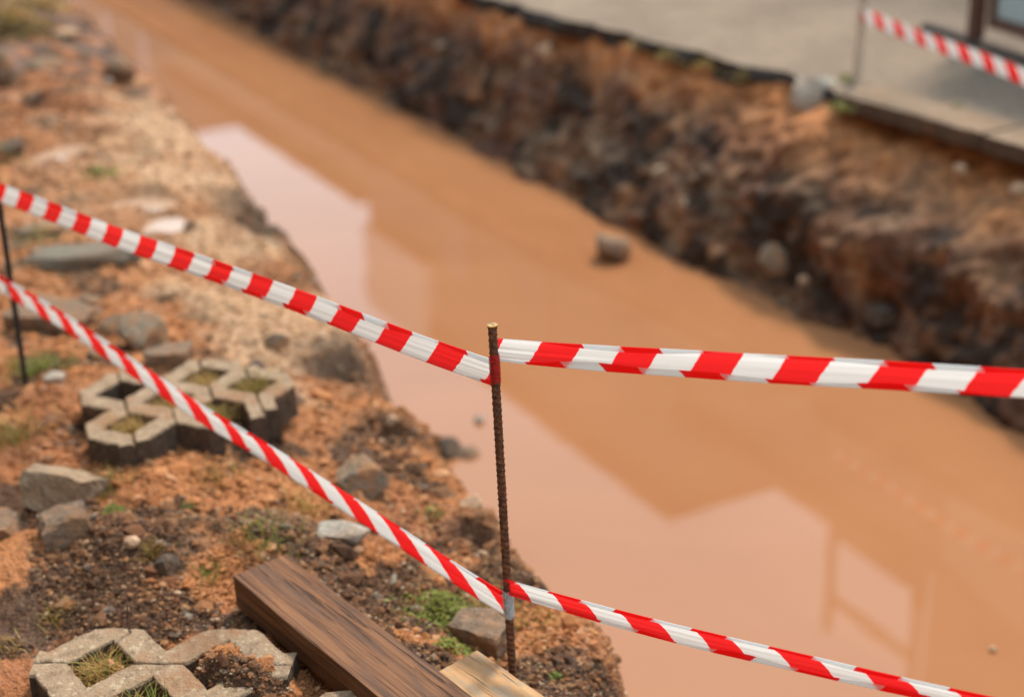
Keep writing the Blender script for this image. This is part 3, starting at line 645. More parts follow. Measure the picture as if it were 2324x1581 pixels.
# near field: strips run left to right
o1 = atz(228, 1504, 0.045)
rzn = math.atan2(-0.07, 0.997) - math.pi / 2        # local Y (b) points right
NEARM = paver_field((o1[0], o1[1], o1[2] - PH * 1.09), rzn, [(-1, -0.118, 0.325, 'zigzag concrete paver with two peaks, back row of the near group', 0.0), (0, -0.11, 0.325, 'zigzag paver in front of the back row, weeds in its diamond holes', 0.003),
    (1, -0.118, 0.315, 'front zigzag paver of the near group cut by the picture bottom', -0.004)], 'grass pavers of the near group', k_=1.09)
b2 = atz(668, 1568, 0.045)
Mx = paver_field((b2[0], b2[1], b2[2] - PH), rzn + 0.10, [(0, -0.075, 0.22, 'worn paver piece at the picture bottom beside the dark beam', 0.0)], 'grass pavers of the near group')
b3 = atz(-15, 1580, 0.02)
paver_field((b3[0], b3[1], b3[2] - PH), rzn - 0.5, [(0, -0.25, 0.05, 'soil covered paver corner at the lower picture corner', 0.0)], 'grass pavers of the near group')

# ------------------------------------------------------------------ timber
def timber(name, A, B, width, h, mat, label, zbot, tiltx=0.0, seed=1, cat='timber'):
    A, B = np.array(A), np.array(B); L = np.linalg.norm(B - A); d = (B - A) / L
    me = box_mesh(name, L, width, h, 0.0022, 0.0, 40, 0.0014, seed)
    o = put(name, me, mat); mid = (A + B) / 2
    o.location = (mid[0], mid[1], zbot); o.rotation_euler = (tiltx, 0, math.atan2(d[1], d[0]))
    return tag(o, label, cat)
BZ = 0.085
a_, b_ = atz(512, 1290, BZ), atz(640, 1253, BZ)
c_, d_ = atz(850, 1581, BZ), atz(1085, 1581, BZ)
dirb = (c_[:2] - a_[:2]) / np.linalg.norm(c_[:2] - a_[:2]) + (d_[:2] - b_[:2]) / np.linalg.norm(d_[:2] - b_[:2]); dirb /= np.linalg.norm(dirb)
st = (a_[:2] + b_[:2]) / 2
bw = abs((b_[:2] - a_[:2]) @ np.array([-dirb[1], dirb[0]])) + 0.006
st = st + dirb * 0.02
timber('timber_beam', st, st + dirb * 0.95, bw, 0.070, M['beam'], 'dark weathered squared timber beam lying towards the picture bottom', BZ - 0.070, 0.0, 3, 'beam')
# pale plank under its end
e_, f_ = atz(990, 1512, 0.055), atz(1082, 1474, 0.055); g_ = atz(1238, 1581, 0.055)
dp = (g_[:2] - f_[:2]); dp /= np.linalg.norm(dp); pn = np.array([-dp[1], dp[0]])
if pn @ (e_[:2] - f_[:2]) < 0: pn = -pn
pw = 0.135; s0 = f_[:2] + pn * pw / 2
timber('timber_plank', s0, s0 + dp * 0.8, pw, 0.032, M['plank'], 'pale split plank with flaking grey paint beside the beam', 0.023, 0.0, 9, 'plank')
# small end of another pale board at the picture bottom
w0 = atz(862, 1592, 0.13)
timber('timber_plank', w0[:2] + np.array([-0.03, 0.0]), w0[:2] + np.array([0.12, -0.30]), 0.07, 0.03, M['plank'], 'light board end lying on the beam at the picture bottom', BZ + 0.001, 0.0, 12, 'plank')

# ------------------------------------------------------------------ rods
def rebar_mesh(name, L, r, ribs=True, seed=0):
    nz, na = int(L / 0.0011) if ribs else int(L / 0.01), 28 if ribs else 12
    z = np.linspace(0, L, nz)[:, None]; a = np.linspace(0, 2 * math.pi, na, endpoint=False)[None, :]
    ph = (z / 0.0115) * 2 * math.pi
    side = np.sign(np.sin(a + 1.2)); rib = np.clip(np.cos(ph - side * 1.6 * np.cos(a + 1.2) * 1.5) - 0.35, 0, 1) * np.clip(np.abs(np.sin(a + 1.2)) * 1.6, 0, 1)
    lon = np.clip(1 - np.abs(((a + 1.2 + math.pi / 2) % math.pi) - math.pi / 2) / 0.16, 0, 1)
    R = r + (0.0024 * rib + 0.0008 * lon - 0.0007 if ribs else 0) + 0 * z
    R = R + 0.0006 * fbm(np.cos(a) + 0 * z, np.sin(a) + 0 * z, z * 60 + 0 * a, sc=0.5, oc=3, seed=seed)
    V = np.stack([R * np.cos(a), R * np.sin(a), z + 0 * a], -1).reshape(-1, 3); nzv = R.shape[0]
    Fq = grid_faces(nzv, na, True)
    V = np.concatenate([V, [[0, 0, L + 0.0004]]]); top = (nzv - 1) * na
    j = np.arange(na); Ft = np.stack([top + j, top + (j + 1) % na, np.full(na, len(V) - 1), np.full(na, len(V) - 1)], 1)
    me = bpy.data.meshes.new(name); me.from_pydata([tuple(v) for v in V], [], [tuple(f) for f in Fq] + [tuple(f[:3]) for f in Ft]); me.update()
    me.polygons.foreach_set('use_smooth', np.full(len(me.polygons), True)); return me, R
def aim(o, A, B):
    d = Vector(B) - Vector(A); o.matrix_world = Matrix.Translation(Vector(A)) @ d.to_track_quat('Z', 'Y').to_matrix().to_4x4()
RB = np.array([*atz(1163, 1530, 0)[:2], 0.0])
d0 = ray(1117, 739); RT = CAMP + d0 * (RB[1] / d0[1]); RT[1] = RB[1]
ax = (RT - RB) / np.linalg.norm(RT - RB)
R0 = RB - ax * 0.10; RL = np.linalg.norm(RT - R0); RR = 0.0078
rod = empty('rusty_rod', tuple(R0), 'rusty ribbed steel rod standing in sharp focus in the middle', 'rod', 'fence rods'); bpy.context.view_layer.update()
aim(rod, R0, RT)
me, Rprof = rebar_mesh('rod_bar', RL, RR, True, 3); put('bar', me, M['rebar'], rod)
bm = bmesh.new(); bmesh.ops.create_cone(bm, segments=28, radius1=RR * 1.13, radius2=RR * 1.16, depth=0.0022, cap_ends=True)
for v in bm.verts:
    v.co.x += 0.0005 * math.sin(v.co.y * 900)
me = bpy.data.meshes.new('cut_end'); bm.to_mesh(me); bm.free()
ce = NT('cut_steel'); ce.set(Base_Color=ce.ramp(ce.noise(160, 4), [(0.4, (0.13, 0.13, 0.11)), (0.62, (0.52, 0.28, 0.06))]), Roughness=0.6, Metallic=0.2)
put('cut_end', me, ce.m, rod, (0, 0, RL + 0.0008))

LB = np.array([*on(60, 882)[:2], 0.0]); LB[2] = gz(LB[0], LB[1])
d0 = ray(-14, 380); LT = CAMP + d0 * (LB[1] / d0[1])
LT = np.array([LT[0], LB[1] + 0.0, LT[2]])
axl = (LT - LB) / np.linalg.norm(LT - LB); L0 = LB - axl * 0.08
rodl = empty('rusty_rod', tuple(L0), 'thin dark blurred rod at the left picture edge behind the far slab', 'rod', 'fence rods')
rodl['label'] = 'thin dark rod beside the broad flat slab, at the picture edge'
aim(rodl, L0, LT); me, _ = rebar_mesh('rod_bar', np.linalg.norm(LT - L0), 0.0078, True, 8); put('bar', me, mat_plain('black_steel', (0.014, 0.011, 0.010), 0.6), rodl)

RRB = np.array([1.20, 1.35, 0.0])     # next rod, just outside the picture
rodr = empty('rusty_rod', (RRB[0], RRB[1], -1.1), 'ribbed steel rod that carries the tapes out of the picture', 'rod', 'fence rods')
me, _ = rebar_mesh('rod_bar', 2.0, RR, True, 5); put('bar', me, M['rebar'], rodr)

# ------------------------------------------------------------------ barrier tapes
def smooth_path(P, n):
    P = np.array(P); t = np.concatenate([[0], np.cumsum(np.linalg.norm(np.diff(P, axis=0), axis=1))]); q = np.linspace(0, t[-1], n)
    out = np.stack([np.interp(q, t, P[:, i]) for i in range(3)], 1)
    k = max(3, n // 14); ker = np.hanning(2 * k + 1); ker /= ker.sum()
    pad = np.concatenate([2 * out[0] - out[k:0:-1], out, 2 * out[-1] - out[-2:-k - 2:-1]])
    sm = np.stack([np.convolve(pad[:, i], ker, 'valid') for i in range(3)], 1); return sm, q
def tape_span(name, P, widths, mat, parent, flap_t, flap_b, seed, twist=0.0, pinch=(1.0, 1.0), u0=0.0, ripple=0.0009):
    """P: centre line; widths: apparent width along it; flap_*: width of the folded-over edges (front side)"""
    n = 420; C_, u = smooth_path(P, n); L = u[-1]
    wd = np.interp(np.linspace(0, 1, n), np.linspace(0, 1, len(widths)), widths)
    T = np.gradient(C_, axis=0); T /= np.linalg.norm(T, axis=1)[:, None]
    up = np.array([0, 0, 1.0]); Wv = up - T * (T @ up)[:, None]; Wv /= np.linalg.norm(Wv, axis=1)[:, None]
    Nv = np.cross(T, Wv); Nv[Nv[:, 1] > 0] *= -1                    # towards the camera
    tw = np.interp(np.linspace(0, 1, n), np.linspace(0, 1, 2), twist if isinstance(twist, (list, tuple)) else [twist, twist])
    Wv, Nv = Wv * np.cos(tw)[:, None] + Nv * np.sin(tw)[:, None], Nv * np.cos(tw)[:, None] - Wv * np.sin(tw)[:, None]
    uu = u + u0
    ft = flap_t * np.clip(0.6 + 1.1 * fbm(uu, 0 * uu, sc=0.30, oc=2, seed=seed), 0.05, 1.6); fb = flap_b * np.clip(0.6 + 1.1 * fbm(uu, 0 * uu, sc=0.26, oc=2, seed=seed + 3), 0.05, 1.6)
    rows_w, rows_n, rows_v = [], [], []
    # bottom flap in front (from its free edge down), fold, main face, fold, top flap in front
    for t in np.linspace(0, 1, 5): rows_w.append(-wd / 2 + fb * (1 - t)); rows_n.append(0.0016 + 0 * u + 0.0012 * (1 - t) ** 2); rows_v.append(fb * t)
    rows_w.append(-wd / 2 - 0.0006); rows_n.append(0.0008 + 0 * u); rows_v.append(fb + 0.001)
    for t in np.linspace(0, 1, 22):
        rows_w.append(-wd / 2 + wd * t)
        edge = np.exp(-np.minimum(u, L - u) / 0.10)
        rp = ripple * (1.3 * fbm(uu * 1.1, 0 * uu + t * 3.2, sc=1.0, oc=2, seed=seed + 6) + 1.2 * fbm(uu * 0.7, 0 * uu + t * 11, sc=1.0, oc=2, seed=seed + 16) * (0.12 + edge))
        rows_n.append(rp - 0.0024 * math.sin(t * math.pi)); rows_v.append(fb + 0.0015 + wd * t)
    rows_w.append(wd / 2 + 0.0006); rows_n.append(0.0008 + 0 * u); rows_v.append(fb + 0.002 + wd)
    for t in np.linspace(0, 1, 5): rows_w.append(wd / 2 - ft * t); rows_n.append(0.0018 + 0 * u + 0.0014 * t ** 2); rows_v.append(fb + 0.0025 + wd + ft * t)
    Wm, Nm, Vm = np.stack(rows_w, 1), np.stack(rows_n, 1), np.stack(rows_v, 1)
    V = C_[:, None, :] + Wm[..., None] * Wv[:, None, :] + Nm[..., None] * Nv[:, None, :]
    uvs = np.stack([np.repeat(uu[:, None], Wm.shape[1], 1), Vm], -1)
    me = mesh_np(name, V.reshape(-1, 3), grid_faces(n, Wm.shape[1]), True, None, uvs.reshape(-1, 2))
    return put(name, me, mat, parent)
def plane_path(pxs, a, b): return [onplane(x, y, a, b) for x, y in pxs]
PER = 0.140
LBx, RBx = LB[:2], RB[:2]
def rod_at(z): t = (z - RB[2]) / (RT[2] - RB[2]); return RB + (RT - RB) * t
# upper tape
up_t = empty('barrier_tape', tuple(RB), 'upper red and white barrier tape tied high on the rusty rod', 'barrier tape', 'red and white barrier tapes')
Linv = Matrix.Translation(-Vector(tuple(RB)))
back = np.array([0.0, 0.010])
pl = plane_path([(-160, 378), (0, 437), (140, 490), (270, 541), (400, 585), (500, 619), (600, 655), (700, 691), (800, 729), (900, 768), (1000, 805), (1060, 825), (1121, 846)], LBx + back, RBx + back)
M['tape_a'] = mat_tape(PER, -0.75, 0.56); s1 = tape_span('span', pl, [0.050, 0.049, 0.049, 0.047, 0.046], M['tape_a'], up_t, 0.011, 0.008, 1.0, [-0.10, -0.10])
pr = plane_path([(1119, 792), (1200, 800), (1300, 808), (1400, 815), (1550, 824), (1700, 834), (1850, 842), (2000, 850), (2150, 859), (2323, 870), (2600, 884)], RBx + back, RRB[:2] + back)
M['tape_b'] = mat_tape(PER, -0.75, 0.58); s2 = tape_span('span', pr, [0.040, 0.044, 0.046, 0.046, 0.044, 0.042], M['tape_b'], up_t, 0.010, 0.010, 4.0, [0.0, 0.15])
# lower tape
lo_t = empty('barrier_tape', tuple(RB), 'lower red and white barrier tape tied near the foot of the rusty rod', 'barrier tape', 'red and white barrier tapes')
pl2 = plane_path([(-90, 588), (15, 652), (80, 690), (150, 732), (300, 833), (450, 935), (600, 1022), (750, 1117), (900, 1213), (1000, 1280), (1080, 1330), (1130, 1362), (1152, 1374)], LBx - back, RBx - back)
M['tape_c'] = mat_tape(PER, 1.25, 0.93); s3 = tape_span('span', pl2, [0.046, 0.048, 0.049, 0.050, 0.052, 0.053], M['tape_c'], lo_t, 0.009, 0.010, 7.0, [-0.1, 0.1])
pr2 = plane_path([(1146, 1329), (1200, 1345), (1300, 1374), (1400, 1402), (1500, 1428), (1600, 1453), (1700, 1476), (1850, 1510), (2000, 1545), (2200, 1588), (2500, 1650)], RBx - back, RRB[:2] - back)
M['tape_d'] = mat_tape(PER, 0.95, 0.10); s4 = tape_span('span', pr2, [0.030, 0.036, 0.038, 0.036, 0.032, 0.030], M['tape_d'], lo_t, 0.008, 0.012, 11.0, [0.0, 0.1])
for t_ in (up_t, lo_t):
    for c in t_.children: c.matrix_parent_inverse = Linv
# film wound round the rod
def wrap_mesh(name, z0, z1, off, tilt=0.0, seed=0, ridg=0.0009):
    nz, na = 70, 40; z = np.linspace(0, 1, nz)[:, None]; a = np.linspace(0, 2 * math.pi, na, endpoint=False)[None, :]
    R = RR + off + ridg * np.abs(fbm((z * 9 + np.sin(a) * 0.7 + 0.9 * a / 6.28 * 0), np.cos(a) * 1.2 + 0 * z, z * 16 + np.sin(a) * 2.0, sc=1.0, oc=3, seed=seed))
    zz_ = z0 + (z1 - z0) * z + tilt * np.cos(a - 0.3) * (1 - 0.3 * z)
    V = np.stack([R * np.cos(a) + 0 * z, R * np.sin(a) + 0 * z, zz_ + 0 * R], -1).reshape(-1, 3)
    return mesh_np(name, V, grid_faces(nz, na, True), True)
def rod_len_at(px, py):
    d = ray(px, py); p = CAMP + d * (RB[1] / d[1]); return float((p - R0) @ ax)
wr = put('wrap', wrap_mesh('wrap', rod_len_at(1122, 872), rod_len_at(1116, 806), 0.0012, 0.006, 3), M['redfilm']); wr.matrix_world = rod.matrix_world @ Matrix(); 
wr.parent = up_t; wr.matrix_parent_inverse = Linv
wr2 = put('wrap', wrap_mesh('wrap', rod_len_at(1152, 1396), rod_len_at(1148, 1335), 0.0016, -0.003, 9), M['whitefilm']); wr2.matrix_world = rod.matrix_world @ Matrix()
wr2.parent = lo_t; wr2.matrix_parent_inverse = Linv
bpy.context.view_layer.update()

# tape and post on the far pavement
PB = atz(1942, 187, 0); KB = np.array([PB[0], PB[1], 0.0])
d0 = ray(1956, -40); PTz = (CAMP + d0 * (PB[1] / d0[1]))[2]
fp = empty('fence_post', tuple(KB), 'dull steel post at the end of the kerb slabs across the water', 'post')
bm = bmesh.new(); bmesh.ops.create_cone(bm, segments=16, radius1=0.020, radius2=0.019, depth=PTz + 0.12, cap_ends=True)
for v in bm.verts: v.co.z += PTz / 2 - 0.06
me = bpy.data.meshes.new('shaft'); bm.to_mesh(me); bm.free(); put('shaft', me, M['post'], fp, rot=(0, math.radians(1.5), 0))
e1 = atz(2323, 320, 0); far_b = PB[:2] + (e1[:2] - PB[:2]) * 1.6
ft_ = empty('barrier_tape', tuple(KB), 'short stretch of barrier tape across the water, tied to the dull steel post', 'barrier tape', 'red and white barrier tapes')
pf = plane_path([(1955, 32), (2000, 52), (2080, 84), (2160, 113), (2250, 145), (2323, 176), (2500, 250)], PB[:2] - np.array([0, 0.018]), far_b)
M['tape_e'] = mat_tape(PER * 1.05, 0.9, 0.2); tape_span('span', pf, [0.055, 0.060, 0.062], M['tape_e'], ft_, 0.008, 0.006, 21.0)
zw = onplane(1955, 30, PB[:2], PB[:2] + np.array([1.0, 0.0]))[2]
me = wrap_mesh('wrap', zw - 0.03, zw + 0.16, 0.009, 0.0, 5, 0.002); w3 = put('wrap', me, M['mauvefilm'], ft_, (PB[0] + 0.026 * zw, PB[1], 0))
for c in ft_.children: c.matrix_parent_inverse = Matrix.Translation(-Vector(tuple(KB)))

# ------------------------------------------------------------------ kerb slabs
ksx = [KERB_S0 + 0.02, KERB_S0 + 0.86, KERB_S0 + 1.70, KERB_S0 + 2.54]
KL = ['kerb slab beside the pale boulder, its end under the steel post', 'second kerb slab along the pavement edge, reaching the picture edge', 'kerb slab just past the picture edge', 'last kerb slab beyond the picture edge']
for i, s_ in enumerate(ksx[:3]):
    sa, sb = s_, s_ + 0.83; na, nb = float(n_edge(np.array(sa))), float(n_edge(np.array(sb)))
    A = np.array([sa * TV[0] + (na + 0.06) * NV[0], sa * TV[1] + (na + 0.06) * NV[1]]); B = np.array([sb * TV[0] + (nb + 0.06) * NV[0], sb * TV[1] + (nb + 0.06) * NV[1]])
    me = box_mesh('kerb_slab', 0.83, 0.262, 0.072, 0.008, 0.0, 16, 0.006, 30 + i); d = B - A
    me.materials.append(M['kerb']); me.materials.append(M['shaded_side'])
    for f in me.polygons: f.material_index = 1 if abs(f.normal.z) < 0.4 else 0  # dark kerb sides: shade of the undercut put into the colour
    o = put('kerb_slab', me, M['kerb'], loc=((A[0] + B[0]) / 2, (A[1] + B[1]) / 2, -0.056), rot=(0.02 * (i - 0.5), 0, math.atan2(d[1], d[0]))); tag(o, KL[i], 'kerb', 'kerb slabs of the pavement')

# ------------------------------------------------------------------ display board across the water
bp = atz(2210, 103, 0)[:2]; bdv = atz(2323, 140, 0)[:2] - atz(2074, 57, 0)[:2]; bdv /= np.linalg.norm(bdv)
db = empty('display_board', (bp[0], bp[1], 0), 'brown framed board with a pale blue panel on the pavement across the water', 'board', None, math.atan2(bdv[1], bdv[0]))
zp = onplane(2262, 62, bp, bp + bdv)
z_rail = float(zp[2]); x_st = float((onplane(2250, 20, bp, bp + bdv)[:2] - bp) @ bdv)
def part(nm, sx, sy, sz, x, y, z, mat, parent=db): return put(nm, box_mesh(nm, sx, sy, sz, 0.006), M[mat], parent, (x, y, z))
part('post', 0.06, 0.07, 1.75, 0.0, 0, 0.037, 'brownwood'); part('post', 0.06, 0.07, 1.75, 1.35, 0, 0.037, 'brownwood')
part('runner', 1.9, 0.06, 0.035, 0.50, 0, 0.0, 'darkbeam')
wpan = 1.30 - x_st - 0.06
fr = part('frame', 0.05, 0.05, 1.30, x_st + 0.03, 0, z_rail - 0.01, 'brownwood'); part('frame', 0.05, 0.05, 1.30, x_st + 0.03 + wpan, 0, z_rail - 0.01, 'brownwood')
part('frame', wpan - 0.05, 0.05, 0.055, x_st + 0.03 + wpan / 2, 0, z_rail - 0.01, 'brownwood'); part('frame', wpan - 0.05, 0.05, 0.055, x_st + 0.03 + wpan / 2, 0, z_rail + 1.235, 'brownwood')
part('panel', wpan - 0.05, 0.02, 1.185, x_st + 0.03 + wpan / 2, 0, z_rail + 0.048, 'panel')

# ------------------------------------------------------------------ plants
def blade(V, F, base, ang_, L, bend, w):
    i0 = len(V); d = np.array([math.cos(ang_), math.sin(ang_), 0]); side = np.array([-d[1], d[0], 0])
    for k in range(4):
        t = k / 3; p = base + d * (bend * L * t * t) + np.array([0, 0, L * (t - 0.35 * bend * t * t)]); ww_ = w * (1 - t) + 0.0002
        V += [p - side * ww_, p + side * ww_]
    for k in range(3): F.append((i0 + 2 * k, i0 + 2 * k + 1, i0 + 2 * k + 3, i0 + 2 * k + 2))
def tuft(name, p, n, L, spread, mat, label, cat='weed', seed=0, group='weeds and grass', bend=(0.3, 1.5), w=0.0012, leafy=False):
    r = np.random.default_rng(seed); V, F = [], []
    Q = r.normal(0, spread, (n, 2)); gq = ground_z(p[0] + Q[:, 0], p[1] + Q[:, 1]) - p[2]
    if name == 'paver_weed': gq = 0 * gq
    for q, g_ in zip(Q, gq):
        base = np.array([q[0], q[1], g_])
        if leafy:
            h = r.uniform(0.1, 1) * L * max(0.25, 1 - np.hypot(*q) / (spread * 2.6)); c = base + np.array([0, 0, h]); a = r.uniform(0, 6.28); t = r.uniform(-0.7, 0.9); l = r.uniform(0.5, 1.2) * w
            u_ = np.array([math.cos(a) * math.cos(t), math.sin(a) * math.cos(t), math.sin(t)]); v_ = np.array([-math.sin(a), math.cos(a), r.uniform(-0.4, 0.4)])
            i0 = len(V); V += [c - u_ * l, c + v_ * l * 0.55, c + u_ * l, c - v_ * l * 0.55]; F.append((i0, i0 + 1, i0 + 2, i0 + 3))
        else: blade(V, F, base, r.uniform(0, 6.28), L * r.uniform(0.35, 1.1), r.uniform(*bend), w * r.uniform(0.6, 1.3))
    me = bpy.data.meshes.new(name); me.from_pydata([tuple(v) for v in V], [], F); me.update()
    return tag(put(name, me, M[mat], loc=tuple(p)), label, cat, group)
TU = [('moss_plant', 1015, 1405, 900, 0.045, 0.045, 'moss', 'bright green creeping plant left of the rusty rod foot', 'plant', 0.0065, True),
      ('moss_plant', 1035, 1470, 260, 0.03, 0.02, 'moss', 'green trailing shoots below the creeping plant by the brown block', 'plant', 0.006, True),
      ('moss_plant', 1120, 1395, 140, 0.05, 0.03, 'dry', 'thin yellowish weed leaning on the brown block', 'weed', 0.0012, False),
      ('grass_tuft', 700, 1165, 60, 0.09, 0.022, 'dry', 'dry yellowish grass tuft behind the pale speckled stone', 'grass', 0.0011, False),
      ('grass_tuft', 595, 1225, 90, 0.05, 0.035, 'moss', 'low light green tuft beyond the head of the beam', 'grass', 0.0016, False),
      ('grass_tuft', 240, 1105, 150, 0.045, 0.03, 'ymoss', 'mossy green tuft beside the broken paver piece', 'grass', 0.0016, False),
      ('small_plant', 265, 1160, 90, 0.02, 0.016, 'green', 'small bright green plant beside the brown cube shaped lump', 'plant', 0.006, True),
      ('small_plant', 425, 1150, 30, 0.015, 0.010, 'green', 'tiny green sprout in the soil below the far pavers', 'plant', 0.005, True),
      ('grass_tuft', 500, 1085, 70, 0.05, 0.03, 'ymoss', 'thin pale grass in front of the far pavers', 'grass', 0.0014, False),
      ('grass_tuft', 350, 1255, 45, 0.035, 0.010, 'ymoss', 'little olive tuft above the dark clod', 'grass', 0.0013, False),
      ('grass_tuft', 480, 1310, 45, 0.04, 0.014, 'moss', 'little green tuft left of the dark beam', 'grass', 0.0010, False),
      ('grass_tuft', 130, 1400, 60, 0.035, 0.018, 'ymoss', 'olive tuft above the near pavers at the picture edge', 'grass', 0.0012, False),
      ('grass_tuft', 12, 1475, 50, 0.03, 0.016, 'dry', 'dry tuft left of the near pavers', 'grass', 0.0012, False),
      ('small_plant', 222, 398, 60, 0.05, 0.035, 'green', 'bright green weed on the pale sand above the upper tape', 'plant', 0.014, True),
      ('small_plant', 255, 388, 30, 0.03, 0.02, 'moss', 'second small weed touching the bright green one on the sand', 'plant', 0.010, True),
      ('moss_plant', 85, 835, 260, 0.05, 0.05, 'moss', 'olive weed at the foot of the thin dark rod', 'weed', 0.0018, False),
      ('moss_plant', 20, 1000, 200, 0.06, 0.05, 'ymoss', 'dark olive weed at the picture edge left of the far pavers', 'weed', 0.0018, False),
      ('moss_plant', 85, 535, 200, 0.04, 0.05, 'moss', 'green moss patch beside the half sunk grey stone', 'weed', 0.006, True),
      ('bush', 25, 65, 800, 0.20, 0.12, 'ymoss', 'olive and yellow weeds in the upper corner of the bank', 'weed', 0.020, True),
      ('bush', 95, 20, 500, 0.14, 0.10, 'dry', 'brown yellow weeds behind the olive corner weeds', 'weed', 0.018, True),
      ('small_plant', 10, 345, 120, 0.05, 0.05, 'moss', 'dark green moss beside the dark grey stone', 'weed', 0.010, True),
      ('grass_tuft', 1195, 1425, 26, 0.05, 0.03, 'moss', 'few yellow green blades right of the rusty rod', 'grass', 0.0014, False),
      ('small_plant', 1262, 1535, 40, 0.018, 0.008, 'green', 'tiny light green seedling right of the plank', 'plant', 0.0055, True),
      ('small_plant', 985, 1165, 50, 0.03, 0.016, 'moss', 'small moss spot on the bank edge left of the rusty rod', 'plant', 0.006, True)]
for i, (nm, px, py, n, L, sp, mt, lb, ct, w, lf) in enumerate(TU):
    tuft(nm, on(px, py), n, L, sp, mt, lb, ct, 200 + i, w=w, leafy=lf)
def cell(Mx, k, b, z): return np.array((Mx @ Vector((k * PQ, b * PP, z)))[:])
for i, (Mx, k, b, n, L, mt, lb, w) in enumerate([
        (NEARM, 0, 0, 190, 0.045, 'dry', 'yellow green weeds filling the big diamond hole of the near pavers', 0.0011), (NEARM, 0, 0.05, 40, 0.045, 'moss', 'greener blades among the weeds of the big diamond hole', 0.0011),
        (NEARM, 1, 0.5, 90, 0.05, 'green', 'bright green grass tuft in the front diamond hole of the near pavers', 0.0012), (NEARM, 1, 0.42, 70, 0.05, 'dry', 'dry blades beside the bright green tuft', 0.0011),
        (NEARM, 0, 0.95, 60, 0.022, 'ymoss', 'sparse olive weed in the soil filled paver hole', 0.0012),
        (FARM, -3, 0.5, 260, 0.05, 'ymoss', 'golden dry grass in the right hole of the far pavers', 0.0016), (FARM, 0, 1.0, 160, 0.045, 'dry', 'dry grass in the front left hole of the far pavers', 0.0014),
        (FARM, -1, 0.5, 120, 0.04, 'dry', 'dry grass in the hole crossed by the lower tape', 0.0014), (FARM, -2, 1.0, 150, 0.04, 'ymoss', 'olive grass in the front right hole of the far pavers', 0.0014), (FARM, -2, 0.0, 150, 0.04, 'dry', 'dull grass in the back hole of the far pavers', 0.0014)]):
    p = cell(Mx, k, b, 0.056); tuft('paver_weed', p, int(n * 1.3), L * 1.25, 0.022, mt, lb, 'weed', 400 + i, 'weeds in the pavers', w=w)
# dry stalk over the near pavers
p = on(308, 1500); V, F = [], []; r = np.random.default_rng(5)
for k in range(26):
    t = k / 25; c = np.array([0.004 * math.sin(t * 7), 0, 0.125 * t])
    for _ in range(3): blade(V, F, c, r.uniform(0, 6.28), 0.010, 0.5, 0.0011)
blade(V, F, np.zeros(3), 0, 0.13, 0.02, 0.0012); blade(V, F, np.zeros(3), 1.6, 0.13, 0.02, 0.0012)
me = bpy.data.meshes.new('dry_stalk'); me.from_pydata([tuple(v) for v in V], [], F); me.update()
tag(put('dry_stalk', me, M['stem'], loc=(p[0], p[1], p[2])), 'thin dry purple brown stalk rising over the near pavers', 'weed')
# yellow moss hanging over the cut pavement edge
def edge_pt(px, py): return atz(px, py, 0.0)
for i, (px, py, n, sp, mt, lb) in enumerate([(1572, 100, 260, 0.05, 'ymoss', 'yellow moss on the cut pavement edge, largest clump'), (1650, 122, 220, 0.05, 'ymoss', 'yellow moss clump right of the largest one on the pavement edge'), (1705, 150, 140, 0.04, 'ymoss', 'small yellow moss clump on the pavement edge nearest the pale boulder'),
        (1470, 82, 100, 0.03, 'dry', 'dry moss on the far pavement edge'), (1915, 185, 140, 0.03, 'moss', 'green moss at the foot of the steel post'), (1900, 245, 90, 0.025, 'moss', 'green moss between the pale boulder and the kerb slab'), (2170, 250, 60, 0.02, 'moss', 'green moss spot in the kerb joint')]):
    p = edge_pt(px, py)
    if i < 4:
        s_ = p[:2] @ TV; n_ = float(pave_edge(np.array([s_]))[0]) - 0.012; p = np.array([s_ * TV[0] + n_ * NV[0], s_ * TV[1] + n_ * NV[1], -0.045])
    tuft('paver_weed', (p[0], p[1], p[2] - 0.01), n, 0.06, sp, mt, lb, 'moss', 500 + i, 'moss on the pavement edge', w=0.010, leafy=True)
for o in bpy.data.objects:
    if o.name.startswith('paver_weed') and o.get('group') == 'moss on the pavement edge': o.name = 'moss_clump'

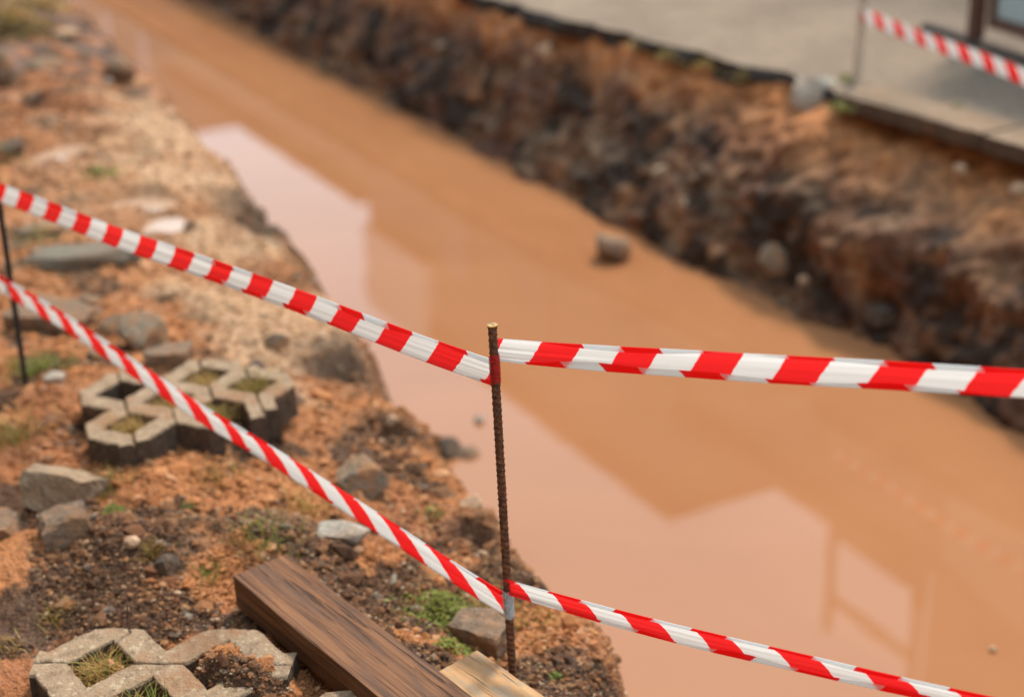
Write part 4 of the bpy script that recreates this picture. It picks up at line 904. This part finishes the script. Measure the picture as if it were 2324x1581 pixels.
# ------------------------------------------------------------------ houses across the street (their roofline is mirrored in the water)
def house(s0, s1, h, wallm, label, depth=8.0, nface=12.0, roof='flat', floors=2, cols=4, bay=None):
    c = np.array([s0 * TV[0] + nface * NV[0], s0 * TV[1] + nface * NV[1]]); L = s1 - s0
    root = empty('house', (c[0], c[1], 0), label, 'house', 'houses across the street', math.atan2(TV[1], TV[0]))
    # local X runs along the street, local Y = away from the street
    def bx(nm, x0, x1, y0, y1, z0, z1, mat, parent=root, bev=0.0):
        me = box_mesh(nm, x1 - x0, y1 - y0, z1 - z0, bev); o = put(nm, me, M[mat], parent, ((x0 + x1) / 2, (y0 + y1) / 2, z0)); return o
    bx('wall', 0, L, 0, depth, -0.3, h - 0.25, wallm)
    bx('roof', -0.05, L + 0.05, -0.25, depth + 0.2, h - 0.247, h, 'rooft')
    if bay: bx('bay', bay[0], bay[1], -0.27, 1.0, 7.3, h + 0.3, 'white')
    for f in range(floors):
        for k in range(cols):
            xc = L * (k + 0.5) / cols; z0 = 1.0 + f * (h - 1.6) / floors
            if bay and bay[0] - 0.8 < xc < bay[1] + 0.8: continue
            w = bx('window', xc - 0.6, xc + 0.6, -0.05, 0.02, z0, z0 + 1.5, 'steel'); 
            g = bx('pane', -0.5, 0.5, -0.045, -0.0285, 0.1, 1.4, 'glass', w)
    return root, bx
# TV points towards the camera side; local Y = TV rotated +90 deg = (0.88, 0.475) = NV, away from the street
house(-110, -44.6, 8.9, 'plaster2', 'long house at the far end of the street', cols=14, floors=3, depth=3.5)
house(-44.5, -29.0, 6.9, 'plaster', 'long low house far up the street with a level eave', cols=7)
house(-28.9, -16.6, 9.0, 'plaster2', 'tallest grey house in the row with a white bay', cols=4, bay=(0.2, 3.4), floors=3)
h3, bx3 = house(-16.5, -11.2, 7.1, 'plaster', 'low house between two taller ones with a roof railing', cols=2)
rl = empty('roof_railing', h3.location, 'railing of posts and two rails on the low house roof', 'railing', None, h3.rotation_euler[2])
for x in (3.45, 5.15): put('post', box_mesh('post', 0.12, 0.08, 2.0, 0.005), M['steel'], rl, (x, 0.1, 7.105))
for z in (7.42, 8.50): put('rail', box_mesh('rail', 1.58, 0.06, 0.14, 0.005), M['steel'], rl, (4.30, 0.1, z))
house(-11.1, -3.0, 9.4, 'plaster', 'tall house nearest the board with three storeys', cols=3, floors=3)
house(-2.0, 10.0, 8.0, 'plaster2', 'grey house at the near end of the street', cols=4)
house(-14.0, 16.0, 9.0, 'plaster', 'unseen house added behind the viewer to hold back sky light', nface=-11.0, cols=8, floors=3)  # out of view, added to block rear sky and darken camera-facing sides
